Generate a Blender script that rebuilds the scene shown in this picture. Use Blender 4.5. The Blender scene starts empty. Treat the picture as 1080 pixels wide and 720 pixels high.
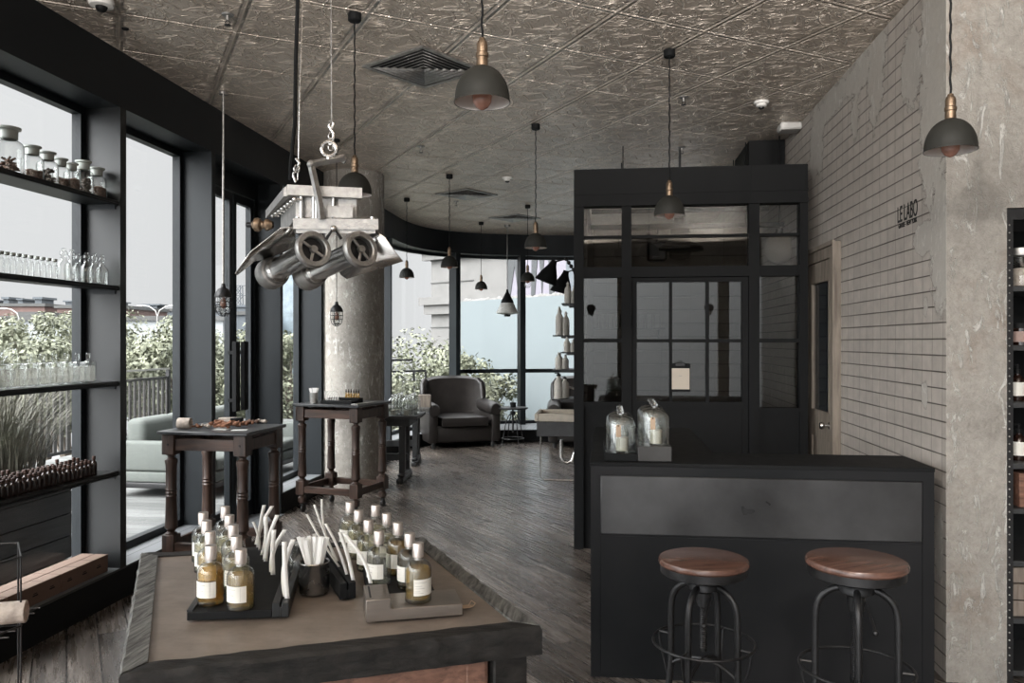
import bpy, bmesh, math, random
from mathutils import Vector, Matrix, noise
random.seed(7)
PI = math.pi
SC = bpy.context.scene
COL = SC.collection
# ------------------------------------------------------------------ camera maths (1080x720 frame)
FPX, EYE = 840.0, 1.6
YAW = math.atan(100 / FPX)
RX, RY = (math.cos(YAW), math.sin(YAW)), (-math.sin(YAW), math.cos(YAW))
def ray(u, v):
    x = (u - 540) / FPX
    return (RY[0] + x * RX[0], RY[1] + x * RX[1], (360 - v) / FPX)
def onZ(u, v, z):
    r = ray(u, v); t = (z - EYE) / r[2]; return Vector((r[0] * t, r[1] * t, z))
def onX(u, v, x):
    r = ray(u, v); t = x / r[0]; return Vector((x, r[1] * t, EYE + r[2] * t))
def onY(u, v, y):
    r = ray(u, v); t = y / r[1]; return Vector((r[0] * t, y, EYE + r[2] * t))
def onD(u, v, d):
    r = ray(u, v); return Vector((r[0] * d, r[1] * d, EYE + r[2] * d))
# ------------------------------------------------------------------ materials
def _mat(name):
    m = bpy.data.materials.new(name); m.use_nodes = True
    nt = m.node_tree; nt.nodes.clear()
    out = nt.nodes.new('ShaderNodeOutputMaterial')
    return m, nt, out
class N:
    def __init__(s, nt): s.nt = nt
    def new(s, t, **k):
        n = s.nt.nodes.new(t)
        for a, b in k.items(): setattr(n, a, b)
        return n
    def link(s, a, b): s.nt.links.new(a, b)
    def coord(s, scale=(1, 1, 1), rot=(0, 0, 0), kind='Object', loc=(0, 0, 0)):
        tc = s.new('ShaderNodeTexCoord'); mp = s.new('ShaderNodeMapping')
        mp.inputs['Scale'].default_value = scale; mp.inputs['Rotation'].default_value = rot; mp.inputs['Location'].default_value = loc
        s.link(tc.outputs[kind], mp.inputs[0]); return mp.outputs[0]
    def noise(s, vec, scale, detail=4, rough=.55, dist=0):
        n = s.new('ShaderNodeTexNoise'); n.inputs['Scale'].default_value = scale; n.inputs['Detail'].default_value = detail
        n.inputs['Roughness'].default_value = rough; n.inputs['Distortion'].default_value = dist
        s.link(vec, n.inputs['Vector']); return n.outputs['Fac']
    def ramp(s, fac, stops):
        r = s.new('ShaderNodeValToRGB'); el = r.color_ramp.elements
        while len(el) < len(stops): el.new(.5)
        for e, (p, c) in zip(el, stops):
            e.position = p; e.color = (c[0], c[1], c[2], 1) if hasattr(c, '__len__') else (c, c, c, 1)
        s.link(fac, r.inputs[0]); return r.outputs[0]
    def math(s, op, a, b=None, c=None):
        n = s.new('ShaderNodeMath', operation=op)
        for i, x in enumerate((a, b, c)):
            if x is None: continue
            if isinstance(x, (int, float)): n.inputs[i].default_value = x
            else: s.link(x, n.inputs[i])
        return n.outputs[0]
    def mix(s, fac, a, b, blend='MIX'):
        n = s.new('ShaderNodeMix', data_type='RGBA', blend_type=blend)
        for i, x in ((0, fac), (6, a), (7, b)):
            if isinstance(x, (int, float)): n.inputs[i].default_value = x
            elif isinstance(x, tuple): n.inputs[i].default_value = (x[0], x[1], x[2], 1)
            else: s.link(x, n.inputs[i])
        return n.outputs[2]
    def bump(s, h, strength, dist=.01, nrm=None):
        b = s.new('ShaderNodeBump'); b.inputs['Strength'].default_value = strength; b.inputs['Distance'].default_value = dist
        s.link(h, b.inputs['Height'])
        if nrm is not None: s.link(nrm, b.inputs['Normal'])
        return b.outputs[0]
    def bsdf(s, out, col, rough, metal=0, nrm=None, **k):
        p = s.new('ShaderNodeBsdfPrincipled')
        for key, x in (('Base Color', col), ('Roughness', rough), ('Metallic', metal)):
            if isinstance(x, (int, float)): p.inputs[key].default_value = x
            elif isinstance(x, tuple): p.inputs[key].default_value = (x[0], x[1], x[2], 1)
            else: s.link(x, p.inputs[key])
        for key, x in k.items():
            key = key.replace('_', ' ')
            p.inputs[key].default_value = x
        if nrm is not None: s.link(nrm, p.inputs['Normal'])
        s.link(p.outputs[0], out.inputs[0]); return p
def simple(name, col, rough=.5, metal=0, var=.15, vscale=12, bump=0, bscale=60, stretch=(1, 1, 1), bdist=.004, **k):
    m, nt, out = _mat(name); n = N(nt)
    v = n.coord(stretch)
    f = n.noise(v, vscale, 5, .6)
    c = n.ramp(f, [(.3, tuple(x * (1 - var) for x in col)), (.7, tuple(min(1, x * (1 + var)) for x in col))])
    nrm = n.bump(n.noise(v, bscale, 4), bump, bdist) if bump else None
    r = n.math('MULTIPLY_ADD', f, .15, rough - .07)
    n.bsdf(out, c, r, metal, nrm, **k)
    return m
def wood(name, c1, c2, rough=.5, scale=6, stretch=(1, 12, 12), bump=.3, worn=None, spec=.5):
    m, nt, out = _mat(name); n = N(nt)
    v = n.coord(stretch)
    f = n.noise(v, scale, 6, .65, .4)
    c = n.ramp(f, [(.32, c1), (.68, c2)])
    if worn:
        w = n.noise(n.coord(), 9, 5, .7)
        c = n.mix(n.ramp(w, [(.56, 0.), (.66, 1.)]), c, worn)
    n.bsdf(out, c, rough, 0, n.bump(f, bump, .004), Specular_IOR_Level=spec)
    return m
def thinglass(name, tint=(1, 1, 1), gloss=.06, edge=.5, rough=.0, dark=0):
    m, nt, out = _mat(name); n = N(nt)
    t = n.new('ShaderNodeBsdfTransparent'); t.inputs[0].default_value = (*tint, 1)
    g = n.new('ShaderNodeBsdfGlossy'); g.inputs['Roughness'].default_value = rough; g.inputs[0].default_value = (.95, .97, .97, 1)
    lw = n.new('ShaderNodeLayerWeight'); lw.inputs[0].default_value = .5
    f = n.math('MULTIPLY_ADD', n.math('POWER', lw.outputs['Facing'], 3.0), edge, gloss)
    mx = n.new('ShaderNodeMixShader')
    if dark: n.link(n.mix(n.math('POWER', lw.outputs['Facing'], 2.2), tint, (dark, dark, dark)), t.inputs[0])
    n.link(f, mx.inputs[0]); n.link(t.outputs[0], mx.inputs[1]); n.link(g.outputs[0], mx.inputs[2])
    n.link(mx.outputs[0], out.inputs[0]); return m
def emis(name, col, s):
    m, nt, out = _mat(name); e = nt.nodes.new('ShaderNodeEmission'); e.inputs[0].default_value = (*col, 1); e.inputs[1].default_value = s
    nt.links.new(e.outputs[0], out.inputs[0]); return m
M = {}
M['steel'] = simple('blackened steel', (.0105, .0135, .016), .48, .1, .12, 3, .05, 200, Specular_IOR_Level=.3)
M['steel_in'] = simple('grey brushed steel', (.011, .012, .0128), .42, .15, .3, 2.2, .05, 200, Specular_IOR_Level=.45)
M['black'] = simple('black painted metal', (.0085, .009, .0095), .6, .0, .1, 20, Specular_IOR_Level=.12)
M['black_wood'] = simple('black stained wood', (.028, .029, .03), .45, 0, .3, 20, .2, 90)
M['iron'] = simple('dark cast iron', (.03, .03, .031), .4, .6, .2, 30, .2, 150)
M['brass'] = simple('aged brass', (.22, .16, .11), .42, .85, .3, 60)
M['chrome'] = simple('polished aluminium', (.60, .59, .57), .24, 1, .12, 25, .02, 60)
M['alu'] = simple('cast aluminium', (.36, .352, .338), .42, .85, .25, 40, .3, 150)
M['shade_out'] = simple('graphite lamp enamel', (.024, .024, .021), .62, 0, .1, 30, Specular_IOR_Level=.3)
M['shade_in'] = simple('white lamp enamel', (.82, .78, .75), .4, 0, .04, 30)
M['bulb'] = simple('amber bulb glass', (.16, .085, .065), .10, 0, .3, 40, Emission_Strength=.03, Emission_Color=(1, .45, .3, 1))
M['white'] = simple('white paint', (.72, .71, .68), .5, 0, .05)
M['paper'] = simple('white card', (.80, .79, .76), .8, 0, .03)
M['kraft'] = simple('kraft card', (.46, .34, .24), .85, 0, .1)
M['glass_win'] = thinglass('window glass', (.98, .985, .985), .012, .25)
M['glass'] = thinglass('clear glass', (.93, .94, .93), .06, .5, .02, .28)
M['cloche'] = thinglass('cloche glass', (.93, .94, .93), .13, .8, .03, .35)
M['glass_dim'] = thinglass('partition glass', (.66, .66, .65), .03, .3)
M['glass_big'] = simple('solid glass', (.97, .98, .97), .06, 0, .01, Transmission_Weight=1.0, IOR=1.45)
M['amber'] = simple('amber bottle glass', (.016, .008, .006), .12, 0, .2, 40)
M['wax'] = simple('cream candle wax', (.78, .72, .60), .6, 0, .03)
M['candle_glass'] = simple('white candle tumbler', (.75, .74, .70), .3, 0, .03)
M['perf_label'] = simple('cream paper label', (.76, .74, .68), .8, 0, .04)
M['ink'] = simple('black ink', (.02, .02, .02), .8, 0, 0)
M['greyink'] = simple('grey ink', (.35, .34, .32), .8, 0, 0)
M['cap'] = simple('brushed silver cap', (.60, .54, .50), .32, .75, .1, 80, stretch=(8, 8, .3))
M['leather'] = simple('dark brown leather', (.014, .0115, .0105), .42, 0, .4, 9, .35, 30)
M['dark_oak'] = wood('aged dark oak', (.014, .009, .007), (.068, .037, .026), .42, 3, (9, 9, 1))
M['oak_rail'] = wood('aged dark oak rail', (.018, .011, .008), (.085, .046, .032), .42, 3, (1, 9, 9))
M['seat_wood'] = wood('polished brown elm', (.075, .038, .028), (.17, .088, .064), .26, 4, (1, 9, 9), .1)
M['charred'] = wood('charred weathered timber', (.010, .010, .010), (.20, .198, .185), .8, 9, (9, 1, 9), 1.0, spec=.25)
M['charred_x'] = wood('charred weathered rail', (.006, .006, .006), (.026, .024, .022), .6, 5, (1, 9, 9), 1.0, spec=.22)
M['crate'] = wood('copper brown crate plank', (.075, .036, .025), (.23, .118, .080), .55, 5, (1, 12, 12), .6)
M['slate'] = simple('dark slate top', (.045, .047, .05), .3, 0, .2, 15)
M['pottery'] = simple('grey plaster jar', (.55, .52, .47), .7, 0, .1, 30)
M['sink'] = simple('cream stone', (.46, .41, .34), .6, 0, .1, 20)
M['fabric_out'] = simple('pale green grey outdoor fabric', (.105, .115, .106), .9, 0, .06, 20, .1, 300)
M['door_wood'] = wood('bleached worn door timber', (.13, .105, .085), (.30, .255, .21), .6, 3, (9, 9, 1), .3)
M['wood_dark_box'] = wood('dark planter boards', (.018, .017, .016), (.05, .048, .045), .6, 3, (1, 1, 9), .4)
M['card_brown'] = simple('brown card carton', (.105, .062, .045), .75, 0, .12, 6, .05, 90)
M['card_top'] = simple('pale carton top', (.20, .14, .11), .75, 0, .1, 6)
M['concrete_out'] = simple('pale render', (.30, .30, .29), .9, 0, .08, 2)
M['hoard'] = simple('pale blue grey cladding', (.125, .146, .152), .8, 0, .04, .6)
M['facade'] = simple('pale stone facade', (.135, .132, .127), .9, 0, .12, 1.5)
M['stone_dk'] = simple('dark stone joints and trim', (.07, .07, .068), .9, 0, .12, 1.5)  # darker stone for course joints and building parapets
M['lilac'] = simple('lilac banner print', (.16, .15, .175), .8, 0, .03)
M['denim'] = simple('grey banner print', (.045, .048, .05), .8, 0, .1)
M['brick_far'] = simple('dull red brick building', (.11, .07, .062), .9, 0, .15, 1)
M['grey_far'] = simple('grey industrial building', (.085, .095, .105), .9, 0, .15, .6)
M['glass_far'] = simple('bluish office glass', (.17, .21, .235), .3, 0, .25, 1.5)
M['whitewall'] = simple('pale panel fence', (.26, .275, .28), .8, 0, .05, 1)
M['trunk'] = simple('bark', (.12, .10, .08), .9, 0, .2, 10, .4, 30)
def leafmat(name, a, b):
    m, nt, out = _mat(name); n = N(nt)
    oi = n.new('ShaderNodeTexCoord')
    f = n.noise(oi.outputs['Object'], 3.5, 5, .75)
    c = n.ramp(f, [(.35, a), (.65, b)])
    n.bsdf(out, c, .6)
    return m
M['leaf'] = leafmat('pale green leaves', (.040, .048, .028), (.25, .26, .18))
M['leaf_dk'] = leafmat('dull green leaves', (.035, .045, .025), (.14, .16, .10))
M['grassy'] = leafmat('dry grass blades', (.050, .052, .038), (.24, .23, .18))
M['ground_out'] = simple('street asphalt', (.14, .14, .14), .95, 0, .1, .3)
M['dried'] = simple('dried botanicals', (.12, .070, .050), .9, 0, .6, 60, 1, 90, bdist=.01)
M['dried_dk'] = simple('dark dried pods', (.045, .035, .03), .9, 0, .7, 60, 1, 90, bdist=.01)
M['dried_red'] = simple('russet dried bark curls', (.26, .12, .07), .9, 0, .4, 40, 1, 90)
M['stone_pale'] = simple('pale dried root', (.42, .36, .31), .9, 0, .3, 40, 1, 60)
M['frost'] = simple('ribbed pale shade glass', (.80, .80, .76), .25, 0, .05, 40, Transmission_Weight=.3)
M['void'] = simple('dark room void', (.02, .02, .022), .8, 0, 0)
# --- floor planks
def floor_mat():
    m, nt, out = _mat('worn grey brown oak floorboards'); n = N(nt)
    v = n.coord((1, 1, 1), (0, 0, math.radians(-(90 + 36))))
    b = n.new('ShaderNodeTexBrick'); b.offset = .37; b.offset_frequency = 2
    for k, x in (('Scale', 1.0), ('Mortar Size', .004), ('Mortar Smooth', .3), ('Bias', 0), ('Brick Width', 1.35), ('Row Height', .15)): b.inputs[k].default_value = x
    b.inputs['Color1'].default_value = (.0, .0, .0, 1); b.inputs['Color2'].default_value = (1, 1, 1, 1); b.inputs['Mortar'].default_value = (.5, .5, .5, 1)
    n.link(v, b.inputs['Vector'])
    # stretched grain
    mp = n.new('ShaderNodeMapping'); mp.inputs['Scale'].default_value = (1.2, 14, 1); n.link(v, mp.inputs[0])
    ad = n.new('ShaderNodeVectorMath', operation='ADD'); n.link(mp.outputs[0], ad.inputs[0])
    sc = n.new('ShaderNodeVectorMath', operation='SCALE'); n.link(b.outputs['Color'], sc.inputs[0]); sc.inputs['Scale'].default_value = 17.0
    n.link(sc.outputs[0], ad.inputs[1])
    g = n.noise(ad.outputs[0], 2.2, 7, .7, .5)
    big = n.noise(v, 1.1, 4, .6)
    c = n.ramp(g, [(.28, (.048, .039, .032)), (.5, (.135, .112, .095)), (.75, (.29, .25, .22))])
    c = n.mix(.75, c, n.ramp(b.outputs['Color'], [(0, .30), (1, 1.2)]), 'MULTIPLY')
    c = n.mix(.55, c, n.ramp(big, [(.3, .55), (.7, 1.1)]), 'MULTIPLY')
    c = n.mix(b.outputs['Fac'], c, (.012, .010, .009))
    r = n.ramp(n.noise(ad.outputs[0], 3.0, 5, .6), [(.3, .17), (.7, .38)])
    h = n.math('SUBTRACT', n.math('MULTIPLY', g, .5), b.outputs['Fac'])
    n.bsdf(out, c, r, 0, n.bump(h, .55, .006), Specular_IOR_Level=.75)
    return m
M['floor'] = floor_mat()
def deck_mat():
    m, nt, out = _mat('silvered deck boards'); n = N(nt)
    v = n.coord()
    b = n.new('ShaderNodeTexBrick'); b.offset = .5
    for k, x in (('Scale', 1.0), ('Mortar Size', .006), ('Mortar Smooth', .2), ('Brick Width', 2.6), ('Row Height', .15)): b.inputs[k].default_value = x
    b.inputs['Color1'].default_value = (.12, .124, .12, 1); b.inputs['Color2'].default_value = (.20, .205, .20, 1); b.inputs['Mortar'].default_value = (.08, .08, .08, 1)
    n.link(v, b.inputs['Vector'])
    g = n.noise(n.coord((1.5, 18, 1)), 1.5, 5, .6)
    c = n.mix(.6, b.outputs['Color'], n.ramp(g, [(.3, .45), (.7, 1.)]), 'MULTIPLY')
    n.bsdf(out, c, .65, 0, n.bump(b.outputs['Fac'], -.5, .005))
    return m
M['deck'] = deck_mat()
def ledge_mat():
    m, nt, out = _mat('grey painted ledge boards'); n = N(nt)
    v = n.coord((1, 1, 1), (0, 0, PI / 2))
    b = n.new('ShaderNodeTexBrick'); b.offset = .5
    for k, x in (('Scale', 1.0), ('Mortar Size', .004), ('Brick Width', 30), ('Row Height', .13)): b.inputs[k].default_value = x
    b.inputs['Color1'].default_value = (.17, .18, .19, 1); b.inputs['Color2'].default_value = (.20, .21, .22, 1); b.inputs['Mortar'].default_value = (.03, .03, .03, 1)
    n.link(v, b.inputs['Vector'])
    n.bsdf(out, b.outputs['Color'], .38)
    return m
M['ledge'] = ledge_mat()
# --- pressed tin ceiling
def ceil_mat():
    m, nt, out = _mat('pressed tin ceiling'); n = N(nt)
    v = n.coord((1, 1, 1), (0, 0, math.radians(-33)))
    sx = n.new('ShaderNodeSeparateXYZ'); n.link(v, sx.inputs[0])
    T = .61
    def tri(x, p):   # distance to nearest multiple, 0..p/2
        return n.math('PINGPONG', x, p / 2)
    X, Y = sx.outputs[0], sx.outputs[1]
    tx, ty = tri(X, T), tri(Y, T)
    # scroll pattern: folded coordinates give mirrored arabesques inside each tile
    cb = n.new('ShaderNodeCombineXYZ'); n.link(tx, cb.inputs[0]); n.link(ty, cb.inputs[1])
    w = n.noise(cb.outputs[0], 6.0, 2, .45, 1.0)
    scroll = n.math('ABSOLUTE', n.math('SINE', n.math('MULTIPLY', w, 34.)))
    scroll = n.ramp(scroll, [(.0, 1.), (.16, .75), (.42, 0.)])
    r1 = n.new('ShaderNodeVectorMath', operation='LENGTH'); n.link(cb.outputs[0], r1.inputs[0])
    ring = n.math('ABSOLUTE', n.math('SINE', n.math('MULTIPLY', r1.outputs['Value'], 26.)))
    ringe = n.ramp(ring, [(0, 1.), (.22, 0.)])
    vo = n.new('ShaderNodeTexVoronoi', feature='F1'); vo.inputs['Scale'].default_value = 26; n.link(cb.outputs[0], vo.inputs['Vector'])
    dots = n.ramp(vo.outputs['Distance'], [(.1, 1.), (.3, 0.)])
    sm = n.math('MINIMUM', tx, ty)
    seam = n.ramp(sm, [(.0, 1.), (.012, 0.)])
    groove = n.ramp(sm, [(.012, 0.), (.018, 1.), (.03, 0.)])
    h = n.math('ADD', n.math('MULTIPLY', scroll, .55), n.math('MULTIPLY', ringe, .5))
    h = n.math('ADD', h, n.math('MULTIPLY', dots, .3))
    h = n.math('SUBTRACT', n.math('ADD', h, n.math('MULTIPLY', seam, 1.6)), n.math('MULTIPLY', groove, .8))
    st = n.noise(n.coord(), 1.6, 5, .65)
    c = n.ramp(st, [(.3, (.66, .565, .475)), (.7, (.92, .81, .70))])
    c = n.mix(.8, c, n.ramp(n.math('MAXIMUM', scroll, n.math('MAXIMUM', ringe, seam)), [(0, .56), (.8, 1.0)]), 'MULTIPLY')  # ridges lighter in colour: highlights painted along the raised pattern
    r = n.ramp(n.noise(v, 6, 4), [(.3, .33), (.7, .46)])
    n.bsdf(out, c, r, .36, n.bump(h, 1.0, .020))
    return m
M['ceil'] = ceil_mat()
# --- plaster and tile walls
def plaster_nodes(n, v):
    a = n.noise(v, 1.7, 8, .65, .3); b = n.noise(v, 9, 6, .7, .6)
    fl = n.noise(v, 26, 6, .75, .4)
    c = n.ramp(a, [(.25, (.18, .165, .145)), (.42, (.275, .255, .228)), (.55, (.34, .318, .285)), (.68, (.26, .22, .185)), (.8, (.29, .27, .24))])
    streak = n.noise(n.coord((3, 3, 1.1)), 5.5, 6, .75, 1.2)
    c = n.mix(n.ramp(streak, [(.555, 0.), (.60, .85)]), c, (.60, .585, .55))
    c = n.mix(.5, c, n.ramp(fl, [(.35, .62), (.6, 1.1)]), 'MULTIPLY')
    c = n.mix(n.ramp(b, [(.26, .6), (.35, 0.)]), c, (.16, .13, .11))
    h = n.math('ADD', n.math('MULTIPLY', b, .7), n.math('MULTIPLY', n.noise(v, 30, 5, .7), .35))
    h = n.math('ADD', h, n.ramp(streak, [(.56, 0.), (.63, .18)]))
    return c, h
def plaster_mat():
    m, nt, out = _mat('raw patched plaster'); n = N(nt)
    c, h = plaster_nodes(n, n.coord())
    n.bsdf(out, c, .8, 0, n.bump(h, .9, .022))
    return m
M['plaster'] = plaster_mat()
# places where the tile skin has come off, (y, z, ry, rz)
PATCH = [(4.95, 3.25, .16, .38), (4.4, 3.05, .14, .24), (4.08, 2.95, .20, .72), (4.02, 2.10, .13, .34), (4.22, 2.12, .13, .075),
         (5.9, 3.3, .5, .10), (6.3, 3.12, .2, .3), (4.2, 1.78, .035, .06), (4.22, 1.33, .04, .065), (4.04, .62, .05, .16), (5.35, 3.05, .09, .15), (5.3, 3.3, .3, .13)]
def tile_mat(name='glazed block wall', patches=PATCH, rowh=.0785, bw=.125, axis='Y', tone=1.0, off=.037):
    m, nt, out = _mat(name); n = N(nt)
    v = n.coord(); s = n.new('ShaderNodeSeparateXYZ'); n.link(v, s.inputs[0])
    Y = s.outputs[0 if axis == 'X' else 1]; Z = n.math('ADD', s.outputs[2], off)
    zz = n.math('DIVIDE', Z, rowh)
    row = n.math('FLOOR', zz); fz = n.math('FRACT', zz)
    yy = n.math('ADD', n.math('DIVIDE', Y, bw), n.math('MULTIPLY', n.math('FRACT', n.math('MULTIPLY', row, .5)), .0))
    jog = n.math('MULTIPLY', n.math('SINE', n.math('MULTIPLY', row, 12.9)), .06)
    yy = n.math('ADD', yy, jog)
    fy = n.math('FRACT', yy); cell = n.math('FLOOR', yy)
    wob = n.math('MULTIPLY', n.noise(v, 3, 3), .05)
    dz = n.math('SUBTRACT', .5, n.math('ABSOLUTE', n.math('SUBTRACT', fz, .5)))
    dy = n.math('SUBTRACT', .5, n.math('ABSOLUTE', n.math('SUBTRACT', fy, .5)))
    hl = n.ramp(n.math('ADD', dz, wob), [(.045, 1.), (.075, 0.)])
    vl = n.ramp(dy, [(.02, 1.), (.035, 0.)])
    cc = n.new('ShaderNodeCombineXYZ'); n.link(row, cc.inputs[0]); n.link(cell, cc.inputs[1])
    wn = n.new('ShaderNodeTexWhiteNoise', noise_dimensions='2D'); n.link(cc.outputs[0], wn.inputs['Vector'])
    fine = n.noise(v, 14, 5, .6)
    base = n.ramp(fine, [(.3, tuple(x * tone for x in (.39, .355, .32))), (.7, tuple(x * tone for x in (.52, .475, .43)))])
    base = n.mix(.30, base, n.ramp(wn.outputs['Value'], [(0, .62), (1, 1.)]), 'MULTIPLY')
    base = n.mix(n.math('MULTIPLY', vl, .6), base, (.17, .15, .13))
    base = n.mix(n.math('MULTIPLY', hl, .88), base, (.060, .050, .043))
    h = n.math('SUBTRACT', 0, n.math('MAXIMUM', hl, n.math('MULTIPLY', vl, .3)))
    if patches:
        tot = None
        nz = n.math('MULTIPLY', n.math('SUBTRACT', n.noise(v, 5.5, 8, .75, .6), .5), 2.6)
        for (py, pz, ry, rz) in patches:
            a = n.math('DIVIDE', n.math('SUBTRACT', Y, py), ry); b = n.math('DIVIDE', n.math('SUBTRACT', s.outputs[2], pz), rz)
            d = n.math('SQRT', n.math('ADD', n.math('MULTIPLY', a, a), n.math('MULTIPLY', b, b)))
            tot = d if tot is None else n.math('MINIMUM', tot, d)
        tot = n.math('ADD', tot, nz)
        mask = n.ramp(tot, [(.99, 1.), (1.01, 0.)]); rim = n.ramp(tot, [(.93, 0.), (1.0, 1.), (1.07, 0.)])
        pc, ph = plaster_nodes(n, v)
        pc = n.mix(.55, pc, (.56, .535, .49)); base = n.mix(mask, base, pc); base = n.mix(n.math('MULTIPLY', rim, .8), base, (.08, .06, .05))
        h = n.math('ADD', n.math('MULTIPLY', h, n.math('SUBTRACT', 1, mask)), n.math('MULTIPLY', mask, n.math('SUBTRACT', n.math('MULTIPLY', ph, .9), 1.6)))
    n.bsdf(out, base, n.ramp(fine, [(.3, .45), (.7, .6)]), 0, n.bump(h, .7, .008))
    return m
M['tile'] = tile_mat()
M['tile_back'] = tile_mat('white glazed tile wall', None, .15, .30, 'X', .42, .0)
def counter_mat():
    m, nt, out = _mat('waxed blackened steel sheet'); n = N(nt)
    v = n.coord()
    a = n.noise(v, 1.3, 5, .5); f = n.noise(v, 40, 4, .6)
    c = n.ramp(a, [(.35, (.008, .009, .010)), (.65, (.020, .020, .021))])
    r = n.ramp(a, [(.3, .50), (.7, .34)])
    n.bsdf(out, c, r, .1, n.bump(f, .12, .002), Specular_IOR_Level=.14)
    return m
M['counter'] = counter_mat()
def table_top_mat():
    m, nt, out = _mat('scuffed brown leatherboard'); n = N(nt)
    v = n.coord(); a = n.noise(v, 5, 7, .7); g = n.noise(n.coord((2, 14, 2)), 4, 6, .7, .3)
    c = n.ramp(a, [(.3, (.125, .100, .082)), (.7, (.29, .235, .192))])
    c = n.mix(.4, c, n.ramp(g, [(.3, .55), (.7, 1.)]), 'MULTIPLY')
    wv = n.noise(n.coord((1.2, 22, 1), (0, 0, .7)), 1.6, 3, .5, .8)
    c = n.mix(n.ramp(wv, [(.735, 0.), (.76, .35)]), c, (.42, .36, .30))
    n.bsdf(out, c, .42, 0, n.bump(a, .3, .003))
    return m
M['table_top'] = table_top_mat()
# ------------------------------------------------------------------ mesh helpers
def BM(): return bmesh.new()
def box(bm, x0, x1, y0, y1, z0, z1, bev=0, mtx=None, seg=1):
    t = bmesh.new() if (bev or mtx) else bm
    vs = [t.verts.new(p) for p in ((x0, y0, z0), (x1, y0, z0), (x1, y1, z0), (x0, y1, z0), (x0, y0, z1), (x1, y0, z1), (x1, y1, z1), (x0, y1, z1))]
    for f in ((3, 2, 1, 0), (4, 5, 6, 7), (0, 1, 5, 4), (1, 2, 6, 5), (2, 3, 7, 6), (3, 0, 4, 7)): t.faces.new([vs[i] for i in f])
    if t is not bm:
        if bev: bmesh.ops.bevel(t, geom=list(t.edges), offset=bev, segments=seg, profile=.5, affect='EDGES')
        merge(bm, t, mtx)
    return bm
def merge(bm, t, mtx=None):
    if mtx is not None: bmesh.ops.transform(t, matrix=mtx, verts=t.verts)
    mp = {}
    for v in t.verts: mp[v] = bm.verts.new(v.co)
    for f in t.faces:
        try: bm.faces.new([mp[v] for v in f.verts]).smooth = f.smooth
        except ValueError: pass
    t.free()
def lathe(bm, prof, n=24, c=(0, 0, 0), mtx=None, smooth=True, sx=1, sy=1):
    t = bmesh.new(); rings = []
    for r, z in prof:
        if r < 1e-6: rings.append([t.verts.new((c[0], c[1], c[2] + z))])
        else: rings.append([t.verts.new((c[0] + r * sx * math.cos(2 * PI * i / n), c[1] + r * sy * math.sin(2 * PI * i / n), c[2] + z)) for i in range(n)])
    for a, b in zip(rings, rings[1:]):
        for i in range(n):
            j = (i + 1) % n
            if len(a) == 1 and len(b) == 1: continue
            if len(a) == 1: f = t.faces.new((a[0], b[j], b[i]))
            elif len(b) == 1: f = t.faces.new((a[i], a[j], b[0]))
            else: f = t.faces.new((a[i], a[j], b[j], b[i]))
            f.smooth = smooth
    merge(bm, t, mtx); return bm
def tube(bm, pts, r, n=8, closed=False, radii=None):
    pts = [Vector(p) for p in pts]; rings = []; K = len(pts)
    prev = None
    for i, p in enumerate(pts):
        if closed: d = pts[(i + 1) % K] - pts[i - 1]
        else: d = pts[min(i + 1, K - 1)] - pts[max(i - 1, 0)]
        d.normalize()
        if prev is None:
            up = Vector((0, 0, 1)) if abs(d.z) < .9 else Vector((1, 0, 0))
            a = d.cross(up).normalized()
        else:
            a = (prev - d * prev.dot(d)).normalized()
        prev = a; b = d.cross(a)
        rr = radii[i] if radii else r
        rings.append([bm.verts.new(p + a * rr * math.cos(2 * PI * k / n) + b * rr * math.sin(2 * PI * k / n)) for k in range(n)])
    rng = range(K) if closed else range(K - 1)
    for i in rng:
        A, B = rings[i], rings[(i + 1) % K]
        for k in range(n):
            f = bm.faces.new((A[k], A[(k + 1) % n], B[(k + 1) % n], B[k])); f.smooth = True
    if not closed:
        bm.faces.new(rings[0][::-1]); bm.faces.new(rings[-1])
    return bm
def cyl(bm, p0, p1, r, n=16, r1=None):
    return tube(bm, [p0, p1], r, n, radii=[r, r if r1 is None else r1])
def ball(bm, c, r, seg=16, rings=10, sc=(1, 1, 1)):
    t = bmesh.new(); bmesh.ops.create_uvsphere(t, u_segments=seg, v_segments=rings, radius=r)
    for f in t.faces: f.smooth = True
    merge(bm, t, Matrix.Translation(c) @ Matrix.Diagonal((*sc, 1))); return bm
def prism(bm, poly, z0, z1, mtx=None):
    """poly (x,y) list extruded in z."""
    t = bmesh.new(); a = [t.verts.new((x, y, z0)) for x, y in poly]; b = [t.verts.new((x, y, z1)) for x, y in poly]
    n = len(poly); t.faces.new(a[::-1]); t.faces.new(b)
    for i in range(n): t.faces.new((a[i], a[(i + 1) % n], b[(i + 1) % n], b[i]))
    bmesh.ops.recalc_face_normals(t, faces=t.faces)
    merge(bm, t, mtx); return bm
def obj(name, bm, mat, parent=None, label=None, recalc=True, loc=None, rotz=None, solid=None, bevel=None):
    if recalc: bmesh.ops.recalc_face_normals(bm, faces=bm.faces)
    me = bpy.data.meshes.new(name); bm.to_mesh(me); bm.free()
    me.set_sharp_from_angle(angle=math.radians(38))
    me.materials.append(mat if not isinstance(mat, str) else M[mat])
    o = bpy.data.objects.new(name, me); COL.objects.link(o)
    if parent is not None: o.parent = parent
    if label: o['label'] = label
    if loc is not None: o.location = loc
    if rotz is not None: o.rotation_euler = (0, 0, rotz)
    if solid: md = o.modifiers.new('s', 'SOLIDIFY'); md.thickness = solid; md.offset = 0
    if bevel: md = o.modifiers.new('b', 'BEVEL'); md.width = bevel; md.segments = 2; md.limit_method = 'ANGLE'
    return o
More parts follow.
